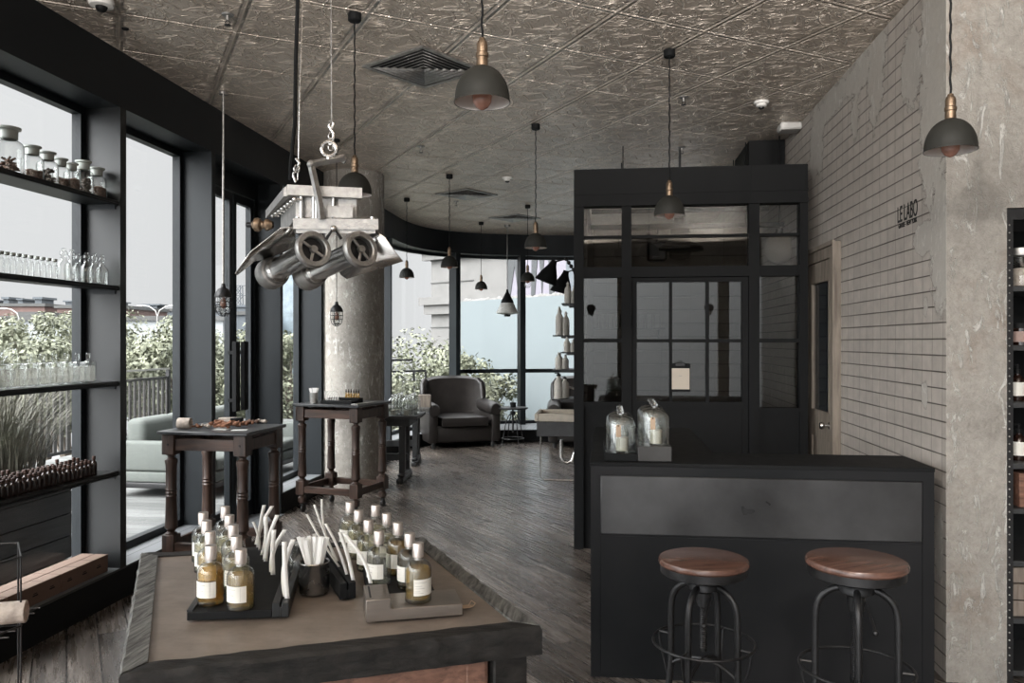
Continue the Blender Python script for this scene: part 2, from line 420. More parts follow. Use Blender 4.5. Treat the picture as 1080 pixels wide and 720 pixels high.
def tag(o, label=None, cat=None, group=None, kind=None):
    if label: o['label'] = label
    if cat: o['category'] = cat
    if group: o['group'] = group
    if kind: o['kind'] = kind
    return o
def thing(name, label, cat, loc=(0, 0, 0), rotz=0, group=None):
    o = bpy.data.objects.new(name, None); COL.objects.link(o); o.empty_display_size = .05
    o.location = loc; o.rotation_euler = (0, 0, rotz)
    return tag(o, label, cat, group)
def struct(name, bm, mat, **k):
    o = obj(name, bm, mat, **k); o['kind'] = 'structure'; return o
def dup(root, loc, rotz=None, label=None, group=None, scale=None):
    def cp(o, par):
        c = o.copy(); COL.objects.link(c)
        if par is not None: c.parent = par
        for ch in [x for x in KIDS.get(o.name, [])]: cp(ch, c)
        return c
    KIDS = {}
    def walk(o):
        KIDS[o.name] = list(o.children)
        for ch in o.children: walk(ch)
    walk(root)
    r = cp(root, None); r.location = loc
    if rotz is not None: r.rotation_euler = (0, 0, rotz)
    if scale is not None: r.scale = scale
    if label: r['label'] = label
    if group: r['group'] = group
    return r
def first_or_dup(st, loc, rotz=None, label=None, group=None, scale=None):
    """st = [proto, used]"""
    if not st[1]:
        st[1] = True; o = st[0]; o.location = loc
        if rotz is not None: o.rotation_euler = (0, 0, rotz)
        if scale is not None: o.scale = scale
        if label: o['label'] = label
        if group: o['group'] = group
        return o
    return dup(st[0], loc, rotz, label, group, scale)
ORD = ['first', 'second', 'third', 'fourth', 'fifth', 'sixth', 'seventh', 'eighth', 'ninth', 'tenth', 'eleventh', 'twelfth']
def arc(c, r, a0, a1, n, ax=('x', 'z')):
    return [(c[0] + r * math.cos(a0 + (a1 - a0) * i / n), c[1] + r * math.sin(a0 + (a1 - a0) * i / n)) for i in range(n + 1)]
# ================================================================== SHELL
ZC = 3.40
def catmull(P, sub=4):
    out = []
    for i in range(len(P) - 1):
        p0, p1, p2, p3 = Vector(P[max(i - 1, 0)]), Vector(P[i]), Vector(P[i + 1]), Vector(P[min(i + 2, len(P) - 1)])
        for k in range(sub):
            t = k / sub
            out.append(.5 * ((2 * p1) + (-p0 + p2) * t + (2 * p0 - 5 * p1 + 4 * p2 - p3) * t * t + (-p0 + 3 * p1 - 3 * p2 + p3) * t ** 3))
    out.append(Vector(P[-1])); return out
CURVE = catmull([(-2.99, 11.0), (-2.98, 11.6), (-2.87, 12.2), (-2.6, 12.7), (-2.25, 13.0), (-1.85, 13.2), (-1.2, 13.42), (-.56, 13.53), (.5, 13.65), (1.75, 13.7)])
PATH = [Vector((-2.99, -3.0)), Vector((-2.99, 4)), Vector((-2.99, 8))] + CURVE
LCURVE = catmull([(-2.99, 11.0), (-2.95, 11.5), (-2.75, 11.95), (-2.35, 12.3), (-1.8, 12.5), (-1.05, 12.65), (.3, 12.72), (1.75, 12.75)])
def offset(P, d):
    out = []
    for i, p in enumerate(P):
        t = (P[min(i + 1, len(P) - 1)] - P[max(i - 1, 0)]).normalized()
        out.append(p + Vector((-t.y, t.x)) * d)      # left of travel = outward
    return out
GP = offset(PATH, .26)          # glass line
def band(A, B, z0, z1):
    """solid between inner path A and outer path B"""
    bm = BM(); n = len(A)
    rows = []
    for a, b in zip(A, B):
        rows.append([bm.verts.new((a.x, a.y, z0)), bm.verts.new((a.x, a.y, z1)), bm.verts.new((b.x, b.y, z1)), bm.verts.new((b.x, b.y, z0))])
    for r, s in zip(rows, rows[1:]):
        for k in range(4): bm.faces.new((r[k], r[(k + 1) % 4], s[(k + 1) % 4], s[k]))
    bm.faces.new(rows[0]); bm.faces.new(rows[-1][::-1])
    return bm
# floor
bm = BM(); box(bm, -3.45, 4.2, -3.2, 14.0, -.12, 0); struct('floor', bm, 'floor')
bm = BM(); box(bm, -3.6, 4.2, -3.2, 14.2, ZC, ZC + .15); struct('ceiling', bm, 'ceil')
struct('trim_1', band(PATH, offset(PATH, .40), 3.05, ZC - .002), 'steel', label='deep dark steel beam running above the windows')
# ledge: stops at the door bay
def sub(P, y0, y1, n=6):
    return [Vector((-2.99, y0 + (y1 - y0) * i / n)) for i in range(n + 1)]
A = sub(None, -3, onX(226, 360, -2.99).y); struct('trim_2', band(A, offset(A, .36), .002, .197), 'ledge')
y3 = onX(296, 360, -2.99).y
A = [Vector((-2.99, y3)), Vector((-2.99, 8)), Vector((-2.99, 9.5))] + LCURVE
Bp = [Vector((-3.33, y3)), Vector((-3.33, 8)), Vector((-3.33, 9.5))] + offset(CURVE, .34)
struct('trim_3', band(A, Bp, .002, .197), 'ledge')
# dark fascia under the ledge front (the photo shows it near black)
struct('trim_4', band([p - Vector((-.004, 0)) for p in sub(None, -3, onX(226, 360, -2.99).y - .002)], sub(None, -3, onX(226, 360, -2.99).y - .002), .003, .185), 'black')
A2 = offset([Vector((-2.99, y3 + .002)), Vector((-2.99, 8)), Vector((-2.99, 9.5))] + LCURVE, -.004)
struct('trim_5', band(A2, [Vector((-2.99, y3 + .002)), Vector((-2.99, 8)), Vector((-2.99, 9.5))] + LCURVE, .003, .19), 'black')
# fins (steel columns between the windows)
def fin(p, nrm, k, z0=.197, dep=.27, t=.062):
    t_ = Vector((-nrm.y, nrm.x)); bm = BM()
    m = Matrix(((nrm.x, t_.x, 0, p.x), (nrm.y, t_.y, 0, p.y), (0, 0, 1, 0), (0, 0, 0, 1)))
    box(bm, 0, dep, -t / 2, t / 2, z0, 3.05, mtx=m)
    o = struct('trim_%d' % k, bm, 'steel_in' if k == 10 else 'steel')
    return o
def finy(u): return onX(u, 360, -2.99).y
FY = [(-2.0), (-.6), (.9), (2.2), 3.42, (finy(126) + finy(134)) / 2, (finy(223.6) + finy(227)) / 2 , finy(297), finy(340), 9.2]
k = 6
FINS = []
for y in FY:
    door_side = abs(y - FY[6]) < .01 or abs(y - FY[7]) < .01
    fin(Vector((-2.99, y)), Vector((-1, 0)), 10 if abs(y - FY[5]) < .01 else k + (1 if k >= 10 else 0), z0=.001 if door_side else .197); k += 1
k = 18
def curve_at_u(u):
    best = None
    P = PATH
    fine = []
    for a, b in zip(P, P[1:]):
        for i in range(20): fine.append((a.lerp(b, i / 20), (b - a).normalized()))
    for p, t in fine:
        xc = p.x * RX[0] + p.y * RX[1]; d = p.x * RY[0] + p.y * RY[1]
        if d < .5: continue
        uu = 540 + FPX * xc / d
        if best is None or abs(uu - u) < best[0]: best = (abs(uu - u), p, Vector((-t.y, t.x)))
    return best[1], best[2]
MULL = []
for u in (412, 483.5, 551.5, 622, 700):
    p, nr = curve_at_u(u); MULL.append((p, nr)); fin(p, nr, k, dep=.27, t=.08 if u < 500 else .09); k += 1
MULL_LAST = Vector((1.7, 13.7))
# pale side cheeks seen lit on the far mullions are the same steel; window frames + panes
def lerp2(a, b, t): return a.lerp(b, t)
def window(idx, a, b, z0=.197, z1=3.05, transom=None, door=False):
    """glass between plan points a and b"""
    d = (b - a); L = d.length; d.normalize(); nr = Vector((-d.y, d.x))
    m = Matrix(((d.x, nr.x, 0, a.x), (d.y, nr.y, 0, a.y), (0, 0, 1, 0), (0, 0, 0, 1)))
    bm = BM(); w = .045
    for x0, x1, zz0, zz1 in ((0, w, z0, z1), (L - w, L, z0, z1), (w, L - w, z0, z0 + .05), (w, L - w, z1 - w, z1)):
        box(bm, x0, x1, -.03, .03, zz0, zz1, mtx=m)
    if transom: box(bm, w, L - w, -.03, .03, transom - .028, transom + .028, mtx=m)
    fr = struct('window_%d' % idx, bm, 'steel')
    bm = BM(); box(bm, w, L - w, -.004, .004, z0 + .05, z1 - w, mtx=m)
    g = obj('pane', bm, 'glass_win', fr)
    return fr
ys = FY
wi = 1
GX = -3.25
for i in range(len(ys) - 1):
    if i == 6: continue
    window(wi, Vector((GX, ys[i] + .033)), Vector((GX, ys[i + 1] - .033))); wi += 1
cp = [Vector((GX, FY[-1] + .06))] + [p + nr * .24 for p, nr in MULL] + [MULL_LAST + Vector((0, .25))]
# between curve posts the glass bends with the wall: subdivide along the glass line
def gl_between(p, q, steps=4):
    pts = []
    import bisect
    fine = []
    for a, b in zip(GP, GP[1:]):
        for i in range(10): fine.append(a.lerp(b, i / 10))
    fine.append(GP[-1])
    ip = min(range(len(fine)), key=lambda i: (fine[i] - p).length); iq = min(range(len(fine)), key=lambda i: (fine[i] - q).length)
    return [fine[round(ip + (iq - ip) * s / steps)] for s in range(steps + 1)]
def curved_window(idx, p, q, transom=None, z0=.197, z1=3.05):
    pts = gl_between(p, q, 5)
    def b3(zz0, zz1, w): return band([x for x in offset(pts, -w)], [x for x in offset(pts, w)], zz0, zz1)
    bm = b3(z0, z0 + .05, .03); t = b3(z1 - .045, z1, .03); merge(bm, t)
    if transom: t = b3(transom - .035, transom + .03, .03); merge(bm, t)
    fr = struct('window_%d' % idx, bm, 'steel')
    g = obj('pane', b3(z0 + .05, z1 - .045, .004), 'glass_win', fr)
for i in range(len(cp) - 1):
    curved_window(wi, cp[i], cp[i + 1], 1.10 if i >= 2 else None); wi += 1
# ---- glazed door bay between fins 6 and 7
ya, yb = FY[6] + .03, FY[7] - .03
bm = BM()
box(bm, GX - .04, GX + .04, ya, ya + .05, 0, 3.05); box(bm, GX - .04, GX + .04, yb - .05, yb, 0, 3.05)
box(bm, GX - .04, GX + .04, ya + .05, yb - .05, 2.90, 3.05)
fr = struct('door_1', bm, 'steel', label='tall dark steel glazed door to the terrace')
ym = onX(243, 360, GX).y
bm = BM()
for (p, q) in ((ya + .055, ym - .01), (ym + .01, yb - .055)):
    for (c, d) in ((p, p + .055), (q - .055, q)): box(bm, GX - .025, GX + .025, c, d, .02, 2.89)
    box(bm, GX - .025, GX + .025, p + .055, q - .055, .02, .16); box(bm, GX - .025, GX + .025, p + .055, q - .055, 2.82, 2.89)
obj('door_leaf', bm, 'steel', fr)
bm = BM()
for (p, q) in ((ya + .055, ym - .01), (ym + .01, yb - .055)): box(bm, GX - .004, GX + .004, p + .055, q - .055, .16, 2.82)
obj('pane', bm, 'glass_win', fr)
for yy in (ym - .07, ym + .09):
    bm = BM(); box(bm, GX + .07, GX + .11, yy - .045, yy + .03, 1.0, 1.60, .004); 
    box(bm, GX + .02, GX + .08, yy - .02, yy, 1.08, 1.11); box(bm, GX + .02, GX + .08, yy - .02, yy, 1.49, 1.52)
    obj('door_handle', bm, 'black', fr)
bm = BM(); box(bm, -3.45, GX + .3, FY[6] + .031, FY[7] - .031, .0005, .012); struct('trim_24', bm, 'ledge')
# ---- right wall (glazed blocks), with door opening hidden behind door
XW = 1.585
CY = onX(998, 360, XW).y         # corner
XR = onY(1062, 360, CY).x        # left jamb of the alcove
bm = BM(); box(bm, XW, XW + .12, CY + .12, 13.95, 0, ZC); struct('wall_right', bm, 'tile')
# plaster pier facing the camera, with alcove
zt = onY(1066, 219, CY).z
bm = BM()
box(bm, XW + .001, XR, CY, CY + .12, 0, ZC); box(bm, XR, 4.2, CY, CY + .12, zt, ZC)
box(bm, 3.3, 4.2, CY, CY + .12, 0, zt)
struct('wall_front_right', bm, 'plaster')
bm = BM(); box(bm, XW - .0005, XW + .0012, CY, CY + .121, 0, ZC); struct('trim_25', bm, 'tile')
bm = BM(); box(bm, XR - .02, 3.32, CY + .50, CY + .56, 0, zt + .1); struct('wall_alcove', bm, 'void')
bm = BM(); box(bm, 4.1, 4.2, -3.2, CY, 0, ZC); struct('wall_east', bm, 'plaster')
# wall behind the camera: shopfront windows with steel piers
bm = BM(); box(bm, -3.6, 4.2, -3.2, -3.05, 3.0, ZC); box(bm, -3.6, 4.2, -3.2, -3.05, 0, .3)
for x in (-3.5, -1.6, .3, 2.2, 4.1): box(bm, x - .1, x + .1, -3.2, -3.05, .3, 3.0)
struct('wall_back', bm, 'plaster')
# dark block under ceiling behind the partition
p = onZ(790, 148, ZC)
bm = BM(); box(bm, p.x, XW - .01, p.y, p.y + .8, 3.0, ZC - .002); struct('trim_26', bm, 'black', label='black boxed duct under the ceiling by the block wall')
# ---- round plaster column
cx = onD(373, 360, 8.62)
bm = BM(); lathe(bm, [(.327, 0), (.327, ZC)], 64, smooth=True)
box(bm, .0, .01, 0, .01, 1, 1.01) if False else None
c = struct('column', bm, 'plaster', loc=(cx.x, cx.y, 0), label='thick round rough plaster column'); 
# ================================================================== CAMERA, LIGHT
cam = bpy.data.cameras.new('camera'); co = bpy.data.objects.new('camera', cam); COL.objects.link(co)
cam.sensor_width = 36; cam.lens = FPX / 1080 * 36; cam.clip_end = 500; cam.clip_start = .05
co.location = (0, 0, EYE); co.rotation_euler = (PI / 2, 0, YAW); SC.camera = co
SC.view_settings.view_transform = 'Standard'; SC.view_settings.look = 'None'; SC.view_settings.gamma = 1
SC.view_settings.use_curve_mapping = False; SC.view_settings.exposure = 0.7
w = bpy.data.worlds.new('overcast sky'); SC.world = w; w.use_nodes = True
nt = w.node_tree; nt.nodes.clear(); n = N(nt)
out = n.new('ShaderNodeOutputWorld'); bg = n.new('ShaderNodeBackground'); n.link(bg.outputs[0], out.inputs[0])
tc = n.new('ShaderNodeTexCoord'); s = n.new('ShaderNodeSeparateXYZ'); n.link(tc.outputs['Generated'], s.inputs[0])
# overcast: brightens towards the zenith, and towards the veiled sun behind and left of the camera
zen = n.ramp(s.outputs[2], [(.0, .50), (.30, .54), (.52, 2.6), (1., 4.0)])
sun_dir = Vector((-.50, -.70, .55)).normalized()
dt = n.new('ShaderNodeVectorMath', operation='DOT_PRODUCT'); n.link(tc.outputs['Generated'], dt.inputs[0]); dt.inputs[1].default_value = sun_dir
glow = n.math('MULTIPLY', n.math('POWER', n.math('MAXIMUM', dt.outputs['Value'], 0.), 5.0), 9.0)
tot = n.math('ADD', zen, glow)
cl = n.mix(n.noise(tc.outputs['Generated'], 3.0, 5, .6), (.955, .97, .985), (.99, .995, 1.0))
n.link(cl, bg.inputs[0]); n.link(tot, bg.inputs[1])
# ramp colours above 1 are clamped, so scale
for nd in nt.nodes:
    if nd.type == 'VALTORGB':
        for e in nd.color_ramp.elements: e.color = tuple(c / 4 for c in e.color[:3]) + (1,)
m3 = n.math('MULTIPLY', zen, 4.0); n.link(n.math('ADD', m3, glow), bg.inputs[1])
sl = bpy.data.lights.new('veiled_sun', 'SUN'); sl.energy = 1.0; sl.angle = math.radians(18); sl.color = (1, .97, .93)
so = bpy.data.objects.new('veiled_sun', sl); COL.objects.link(so); so.rotation_euler = sun_dir.to_track_quat('Z', 'Y').to_euler(); so.location = (-10, -8, 12)
cy = SC.cycles
cy.use_denoising = True; cy.max_bounces = 10; cy.diffuse_bounces = 5; cy.glossy_bounces = 4; cy.transmission_bounces = 8; cy.transparent_max_bounces = 32
cy.caustics_reflective = False; cy.caustics_refractive = False; cy.sample_clamp_indirect = 6
cy.use_adaptive_sampling = True; cy.adaptive_threshold = .01
# ================================================================== PENDANT LAMPS
def make_pendant(r=.093):
    t = thing('pendant_lamp', 'x', 'lamp')
    # origin at the ceiling; cord length set per copy through the cord's own scale
    bm = BM(); lathe(bm, [(0, 0), (.035, 0), (.036, -.004), (.036, -.038), (.03, -.045), (0, -.045)], 20); obj('ceiling_rose', bm, 'black', t)
    return t
def pendant(u, v, d, uc=None, rim=None, r=.093, label='', group=None, glass=False, bulb='bulb'):
    """u,v: the lamp rim centre in the photo; d its distance"""
    p = onD(u, v, d); z = p.z
    t = thing('pendant_lamp', label, 'lamp', (p.x, p.y, ZC), 0, group)
    h = ZC - z                      # rim below ceiling
    H = r * 1.24                    # shade height
    bm = BM(); lathe(bm, [(0, -.001), (.035, -.001), (.036, -.006), (.036, -.040), (.03, -.046), (0, -.046)], 20); obj('ceiling_rose', bm, 'black', t)
    top = -h + H
    bm = BM(); L = h - H - .095 - .04; nn = max(12, int(L / .02)); 
    tube(bm, [(.0018 * math.cos(i * 1.6), .0018 * math.sin(i * 1.6), -.04 - L * i / nn) for i in range(nn + 1)], .0042, 6)
    obj('cord', bm, 'black', t)
    bm = BM(); lathe(bm, [(0, .098), (.010, .098), (.012, .09), (.016, .086), (.019, .076), (.019, .05), (.022, .047), (.022, .035), (.019, .032), (.020, .004), (.016, 0), (0, 0)], 20, (0, 0, top - .004))
    obj('socket', bm, 'brass', t)
    prof = [(r * math.sin(a) ** .92 if a > 0 else 0, H * (math.cos(a) if a < PI / 2 else 0)) for a in [PI / 2 * i / 12 for i in range(13)]]
    prof = [(max(x, .018), z_) for x, z_ in prof[1:]]
    bm = BM(); lathe(bm, [(.018, H)] + prof + [(r * 1.02, -.004), (r * 1.015, -.008)], 40, (0, 0, -h)); sh = obj('lamp_shade', bm, 'shade_out', t)
    bm = BM(); lathe(bm, [(.0, H - .004)] + [(x * .965, z_ * .965) for x, z_ in prof] + [(r * 1.0, -.007)], 40, (0, 0, -h)); obj('shade_lining', bm, 'shade_in', sh)
    bm = BM(); rb = r * .36
    lathe(bm, [(.012, H * .75), (.014, H * .55), (rb * .8, H * .36), (rb, H * .12), (rb * .93, -H * .06), (rb * .6, -H * .2), (rb * .2, -H * .27), (0, -H * .285)], 20, (0, 0, -h)); obj('light_bulb', bm, bulb, t)
    return t
PEND = [
 (508.5, 106, 2.68, 'graphite dome pendant lamp, largest, hanging nearest at the top centre'),
 (374, 204, 4.37, 'graphite dome pendant lamp hanging right behind the aluminium twin spotlight'),
 (706, 226, 4.92, 'graphite dome pendant lamp hanging in front of the black glazed partition'),
 (565, 260.5, 6.60, 'graphite dome pendant lamp hanging just left of the partition corner'),
 (474, 281, 8.59, 'graphite dome pendant lamp hanging before the first mullion of the curved windows'),
 (429, 292, 10.0, 'graphite dome pendant lamp hanging nearest the round plaster column, left of the first mullion'),
 (556.5, 296, 10.5, 'graphite dome pendant lamp with clear globe bulb, in front of the second mullion'),
 (507.5, 304.5, 12.0, 'smallest graphite dome pendant lamp, hanging between the two far mullions'),
 (1002.5, 157, 3.05, 'graphite dome pendant lamp hanging in front of the plaster pier at right'),
]
for i, (u, v, d, lb) in enumerate(PEND):
    pendant(u, v, d, label=lb)
# globe bulb hanging low under the seventh
g = [o for o in bpy.data.objects if o.get('label', '').startswith('graphite dome pendant lamp with clear')][0]
bm = BM(); ball(bm, (0, 0, -(ZC - onD(556.5, 296, 10.5).z) - .05), .045); obj('globe_bulb', bm, 'glass', g)
# ribbed glass shade lamp
p = onD(535, 331, 12.3); h = ZC - p.z
t = thing('glass_shade_lamp', 'pendant lamp with white ribbed glass shade and black cone top by far windows', 'lamp', (p.x, p.y, ZC))
bm = BM(); cyl(bm, (0, 0, 0), (0, 0, -h + .36), .006, 8); lathe(bm, [(0, 0), (.05, 0), (.05, -.03), (0, -.03)], 16); obj('cord', bm, 'alu', t)
bm = BM(); lathe(bm, [(.015, .38), (.02, .34), (.035, .31), (.095, .20), (.10, .17), (0, .17)], 24, (0, 0, -h)); obj('lamp_cap', bm, 'black', t)
bm = BM(); 
prof = [(.09, .17), (.11, .14), (.13, .09), (.165, .03), (.17, .015), (.12, 0), (.05, -.01)]
tb = bmesh.new(); nn = 72; rings = []
for r_, z_ in prof: rings.append([tb.verts.new(((r_ + (.004 if i % 2 else 0)) * math.cos(2 * PI * i / nn), (r_ + (.004 if i % 2 else 0)) * math.sin(2 * PI * i / nn), z_ - h)) for i in range(nn)])
for a_, b_ in zip(rings, rings[1:]):
    for i in range(nn): tb.faces.new((a_[i], a_[(i + 1) % nn], b_[(i + 1) % nn], b_[i]))
merge(bm, tb); obj('lamp_shade', bm, 'frost', t)
bm = BM(); lathe(bm, [(.05, .0), (.05, -.025), (.03, -.03), (0, -.03)], 16, (0, 0, -h - .01)); obj('lamp_base', bm, 'black', t)
# caged bulkhead pendants
def cage_lamp(u, v0, v1, d, label, rod=False):
    p = onD(u, (v0 + v1) / 2, d); s = (v1 - v0) / FPX * d; h = ZC - p.z
    t = thing('caged_pendant_lamp', label, 'lamp', (p.x, p.y, ZC))
    bm = BM(); cyl(bm, (0, 0, 0), (0, 0, -h + s * .5), .008 if rod else .004, 8); lathe(bm, [(0, -.001), (.03, -.001), (.03, -.02), (0, -.02)], 16); obj('rod' if rod else 'cord', bm, 'alu' if rod else 'black', t)
    W = s * .24
    bm = BM(); lathe(bm, [(.012, s * .5), (.018, s * .38), (W * .6, s * .34), (W * .95, s * .22), (W * 1.05, s * .14), (W * 1.05, s * .10), (0, s * .10)], 20, (0, 0, -h)); obj('lamp_cap', bm, 'iron', t)
    bm = BM(); lathe(bm, [(W * .7, s * .1), (W * .72, -s * .2), (W * .5, -s * .34), (0, -s * .4)], 20, (0, 0, -h)); obj('glass_jar', bm, 'glass', t)
    bm = BM(); lathe(bm, [(.008, s * .1), (W * .35, -s * .02), (W * .4, -s * .12), (W * .2, -s * .22), (0, -s * .24)], 16, (0, 0, -h)); obj('light_bulb', bm, 'bulb', t)
    bm = BM()
    for k in range(8):
        a = k * PI / 4
        tube(bm, [(math.cos(a) * W * c, math.sin(a) * W * c, s * zz - h) for c, zz in ((1, .12), (1.02, -.05), (1, -.2), (.85, -.33), (.5, -.42), (.15, -.46))], .0028, 5)
    for c, zz in ((1.02, -.04), (1, -.19), (.7, -.38)):
        tube(bm, [(math.cos(a) * W * c, math.sin(a) * W * c, s * zz - h) for a in [2 * PI * q / 24 for q in range(24)]], .0026, 5, closed=True)
    obj('wire_cage', bm, 'iron', t)
cage_lamp(235.5, 299, 335, 5.75, 'caged glass jar lamp on a long rod before the terrace door', True)
cage_lamp(355, 318, 345, 7.1, 'small caged bulb lamp on a black cord before the round column')
# ================================================================== COUNTER
CY0 = onZ(623, 713, 0).y; CXL = onZ(623, 713, 0).x
CZ = onY(623, 487, CY0).z; CXR = onY(985, 490, CY0).x
t = thing('bar_counter', 'long blackened steel bar counter with two stools in front', 'counter', ((CXL + CXR) / 2, CY0 + .2, 0))
ox, oy = (CXL + CXR) / 2, CY0 + .2
yb = onZ(950, 480.5, CZ).y; yret = onZ(630, 450, CZ).y
bm = BM()
poly = [(CXL, CY0), (CXR, CY0), (CXR, yb), (CXL + .62, yb), (CXL + .62, yret), (CXL, yret)]
prism(bm, [(x - ox, y - oy) for x, y in poly], .0, CZ - .018); obj('body', bm, 'counter', t)
bm = BM(); prism(bm, [(x - ox, y - oy) for x, y in [(CXL - .004, CY0 - .006), (CXR + .003, CY0 - .006), (CXR + .003, yb + .004), (CXL + .624, yb + .004), (CXL + .624, yret + .003), (CXL - .004, yret + .003)]], CZ - .018, CZ); obj('countertop', bm, 'black', t, bevel=.002)
W_ = CXR - CXL
bm = BM(); y0 = CY0 - oy
for a, b, c, d in ((0, W_, CZ - .06, CZ - .018), (0, .045, 0, CZ - .06), (W_ - .05, W_, 0, CZ - .06)):
    box(bm, CXL - ox + a, CXL - ox + b, y0 - .004, y0 + .002, c, d)
obj('edge_frame', bm, 'counter', t)
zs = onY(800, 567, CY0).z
bm = BM(); box(bm, CXL - ox + .047, CXR - ox - .052, y0 - .010, y0 + .001, zs, CZ - .062, .004); obj('upper_panel', bm, simple('waxed steel sheet with painted sheen', (.060, .060, .061), .30, .5, .5, 1.6, .1, 60), t, label='upper steel sheet with sheen in its colour')  # lighter colour than the lower panel stands in for reflected sheen
bm = BM(); box(bm, CXL - ox + .047, CXR - ox - .052, y0 - .003, y0 + .001, .02, zs - .01, .001); obj('lower_panel', bm, 'counter', t)
# ================================================================== STOOLS
def make_stool(label, x, y, sz, rz):
    t = thing('bar_stool', label, 'stool', (x, y, 0), rz)
    R = .170
    bm = BM(); lathe(bm, [(0, sz), (R - .012, sz), (R - .004, sz - .003), (R, sz - .010), (R, sz - .020), (R - .005, sz - .026), (0, sz - .026)], 56); obj('seat', bm, 'seat_wood', t)
    bm = BM(); lathe(bm, [(0, sz - .027), (R - .008, sz - .027), (R - .008, sz - .055), (R - .012, sz - .058), (0, sz - .058)], 48); obj('seat_rim', bm, 'iron', t)
    bm = BM(); hub = sz - .13; cyl(bm, (0, 0, sz - .058), (0, 0, .42), .012, 14)
    for k in range(34): lathe(bm, [(.012, 0), (.0145, .004), (.012, .008)], 12, (0, 0, .43 + k * .008))
    obj('screw_spindle', bm, 'iron', t)
    bm = BM(); lathe(bm, [(0, hub + .05), (.05, hub + .045), (.06, hub + .03), (.06, hub + .015), (.03, hub), (.028, hub - .05), (0, hub - .05)], 24)
    obj('hub', bm, 'iron', t)
    bm = BM(); tube(bm, [(.02, -.02, hub - .02), (-.02, -.08, hub - .05), (-.045, -.12, hub - .085)], .006, 8); ball(bm, (-.045, -.12, hub - .085), .011); obj('lock_lever', bm, 'iron', t)
    for k in range(4):
        a = PI / 4 + k * PI / 2; c, s = math.cos(a), math.sin(a)
        prof = [(.03, hub + .028), (.075, hub + .02), (.115, hub - .012), (.132, hub - .06), (.135, hub - .15), (.135, .40), (.137, .33), (.150, .22), (.175, .12), (.205, .03), (.212, .0)]
        P = catmull([Vector((r_, z_)) for r_, z_ in prof], 4)
        bm = BM(); tube(bm, [(c * q.x, s * q.x, q.y) for q in P], .0125, 10)
        lathe(bm, [(0, 0), (.018, 0), (.018, .012), (.013, .02), (0, .02)], 12, (c * .212, s * .212, 0))
        obj('leg', bm, 'iron', t)
    zf = .455
    bm = BM(); tube(bm, [(math.cos(q * 2 * PI / 48) * .190, math.sin(q * 2 * PI / 48) * .190, zf) for q in range(48)], .0055, 8, closed=True)
    for k in range(4):
        a = PI / 4 + k * PI / 2; c, s = math.cos(a), math.sin(a)
        cyl(bm, (c * .135, s * .135, zf), (c * .19, s * .19, zf), .005, 6)
        tube(bm, [(c * .187, s * .187, zf), (c * .180, s * .180, zf - .05), (c * .150, s * .150, zf - .16)], .005, 6)
    obj('footrest_ring', bm, 'iron', t)
    bm = BM()
    for k in range(2):
        a = PI / 4 + k * PI / 2; c, s = math.cos(a), math.sin(a)
        P = [(c * x_, s * x_, .345 + .045 * (1 - (x_ / .13) ** 2)) for x_ in [-.135 + .27 * q / 12 for q in range(13)]]
        tube(bm, P, .008, 8)
    obj('cross_brace', bm, 'iron', t)
    return t
p1 = onD(742, 588, 3.04); p2 = onD(903, 589, 2.80)
make_stool('round wooden seat bar stool, left of the two at the counter, lower seat', p1.x, p1.y, p1.z, .25)
make_stool('round wooden seat bar stool, right of the two at the counter, nearer the wall', p2.x, p2.y, p2.z, .55)
# ================================================================== GLAZED PARTITION (black steel office front)
PY = onZ(605, 577, 0).y
def px(u): return onY(u, 360, PY).x
def pz(v, u=700): return onY(u, v, PY).z
PXL, PXR = px(605.5), px(850.5); PTOP = pz(178)
t = thing('glazed_partition', 'black steel framed glass office partition behind the bar counter', 'partition', (PXL, PY, 0))
def Bx(bm, u0, u1, v0, v1, y0=-.03, y1=.03, bev=0): # v0 top, v1 bottom ; local coordinates
    z1 = pz(v0) if v0 is not None else PTOP; z0 = pz(v1) if v1 is not None else 0
    box(bm, px(u0) - PXL, px(u1) - PXL, y0, y1, z0, z1, bev)
# built around rectangular openings
bm = BM()
Bx(bm, 605.5, 850.5, 178, 217.5, -.05, .05)                  # header
Bx(bm, 605.5, 615.7, 217.5, None, -.05, .05); Bx(bm, 842, 850.5, 217.5, None, -.05, .05)
Bx(bm, 655.5, 665.7, 217.5, None, -.045, .045); Bx(bm, 789, 800, 217.5, None, -.045, .045)
for a, b in ((615.7, 655.5), (665.7, 789), (800, 842)):
    Bx(bm, a, b, 248, 251, -.025, .025); Bx(bm, a, b, 281.5, 292.3, -.045, .045)
Bx(bm, 615.7, 655.5, 357, 361, -.025, .025); Bx(bm, 800, 842, 357, 361, -.025, .025)
obj('frame', bm, 'black', t)
bm = BM(); Bx(bm, 605.5, 850.5, 203, 205, -.058, -.05); Bx(bm, 656, 660, 178, 217, -.056, -.05); Bx(bm, 791, 795, 178, 217, -.056, -.05); Bx(bm, 605.5, 850.5, 213, 217.5, -.065, -.05)
obj('header_moulding', bm, 'black', t)
for a, b, c in ((615.7, 655.5, 424), (800, 842, 428.5)):
    bm = BM(); Bx(bm, a, b, c, None, -.02, .02); Bx(bm, a, b, c, c + 5, -.04, .04); obj('lower_panel', bm, 'black', t)
    for v0, v1 in ((217.5, 248), (251, 281.5), (292.3, 357), (361, c)):
        bm = BM(); Bx(bm, a, b, v0, v1, -.003, .003); obj('pane', bm, 'glass_dim', t)
for v0, v1 in ((217.5, 248), (251, 281.5)):
    bm = BM(); Bx(bm, 665.7, 789, v0, v1, -.003, .003); obj('pane', bm, 'glass_dim', t)
bm = BM()
Bx(bm, 666.2, 671.5, 293, None, -.03, .03); Bx(bm, 782, 788.5, 293, None, -.03, .03); Bx(bm, 671.5, 782, 293, 297.5, -.03, .03)
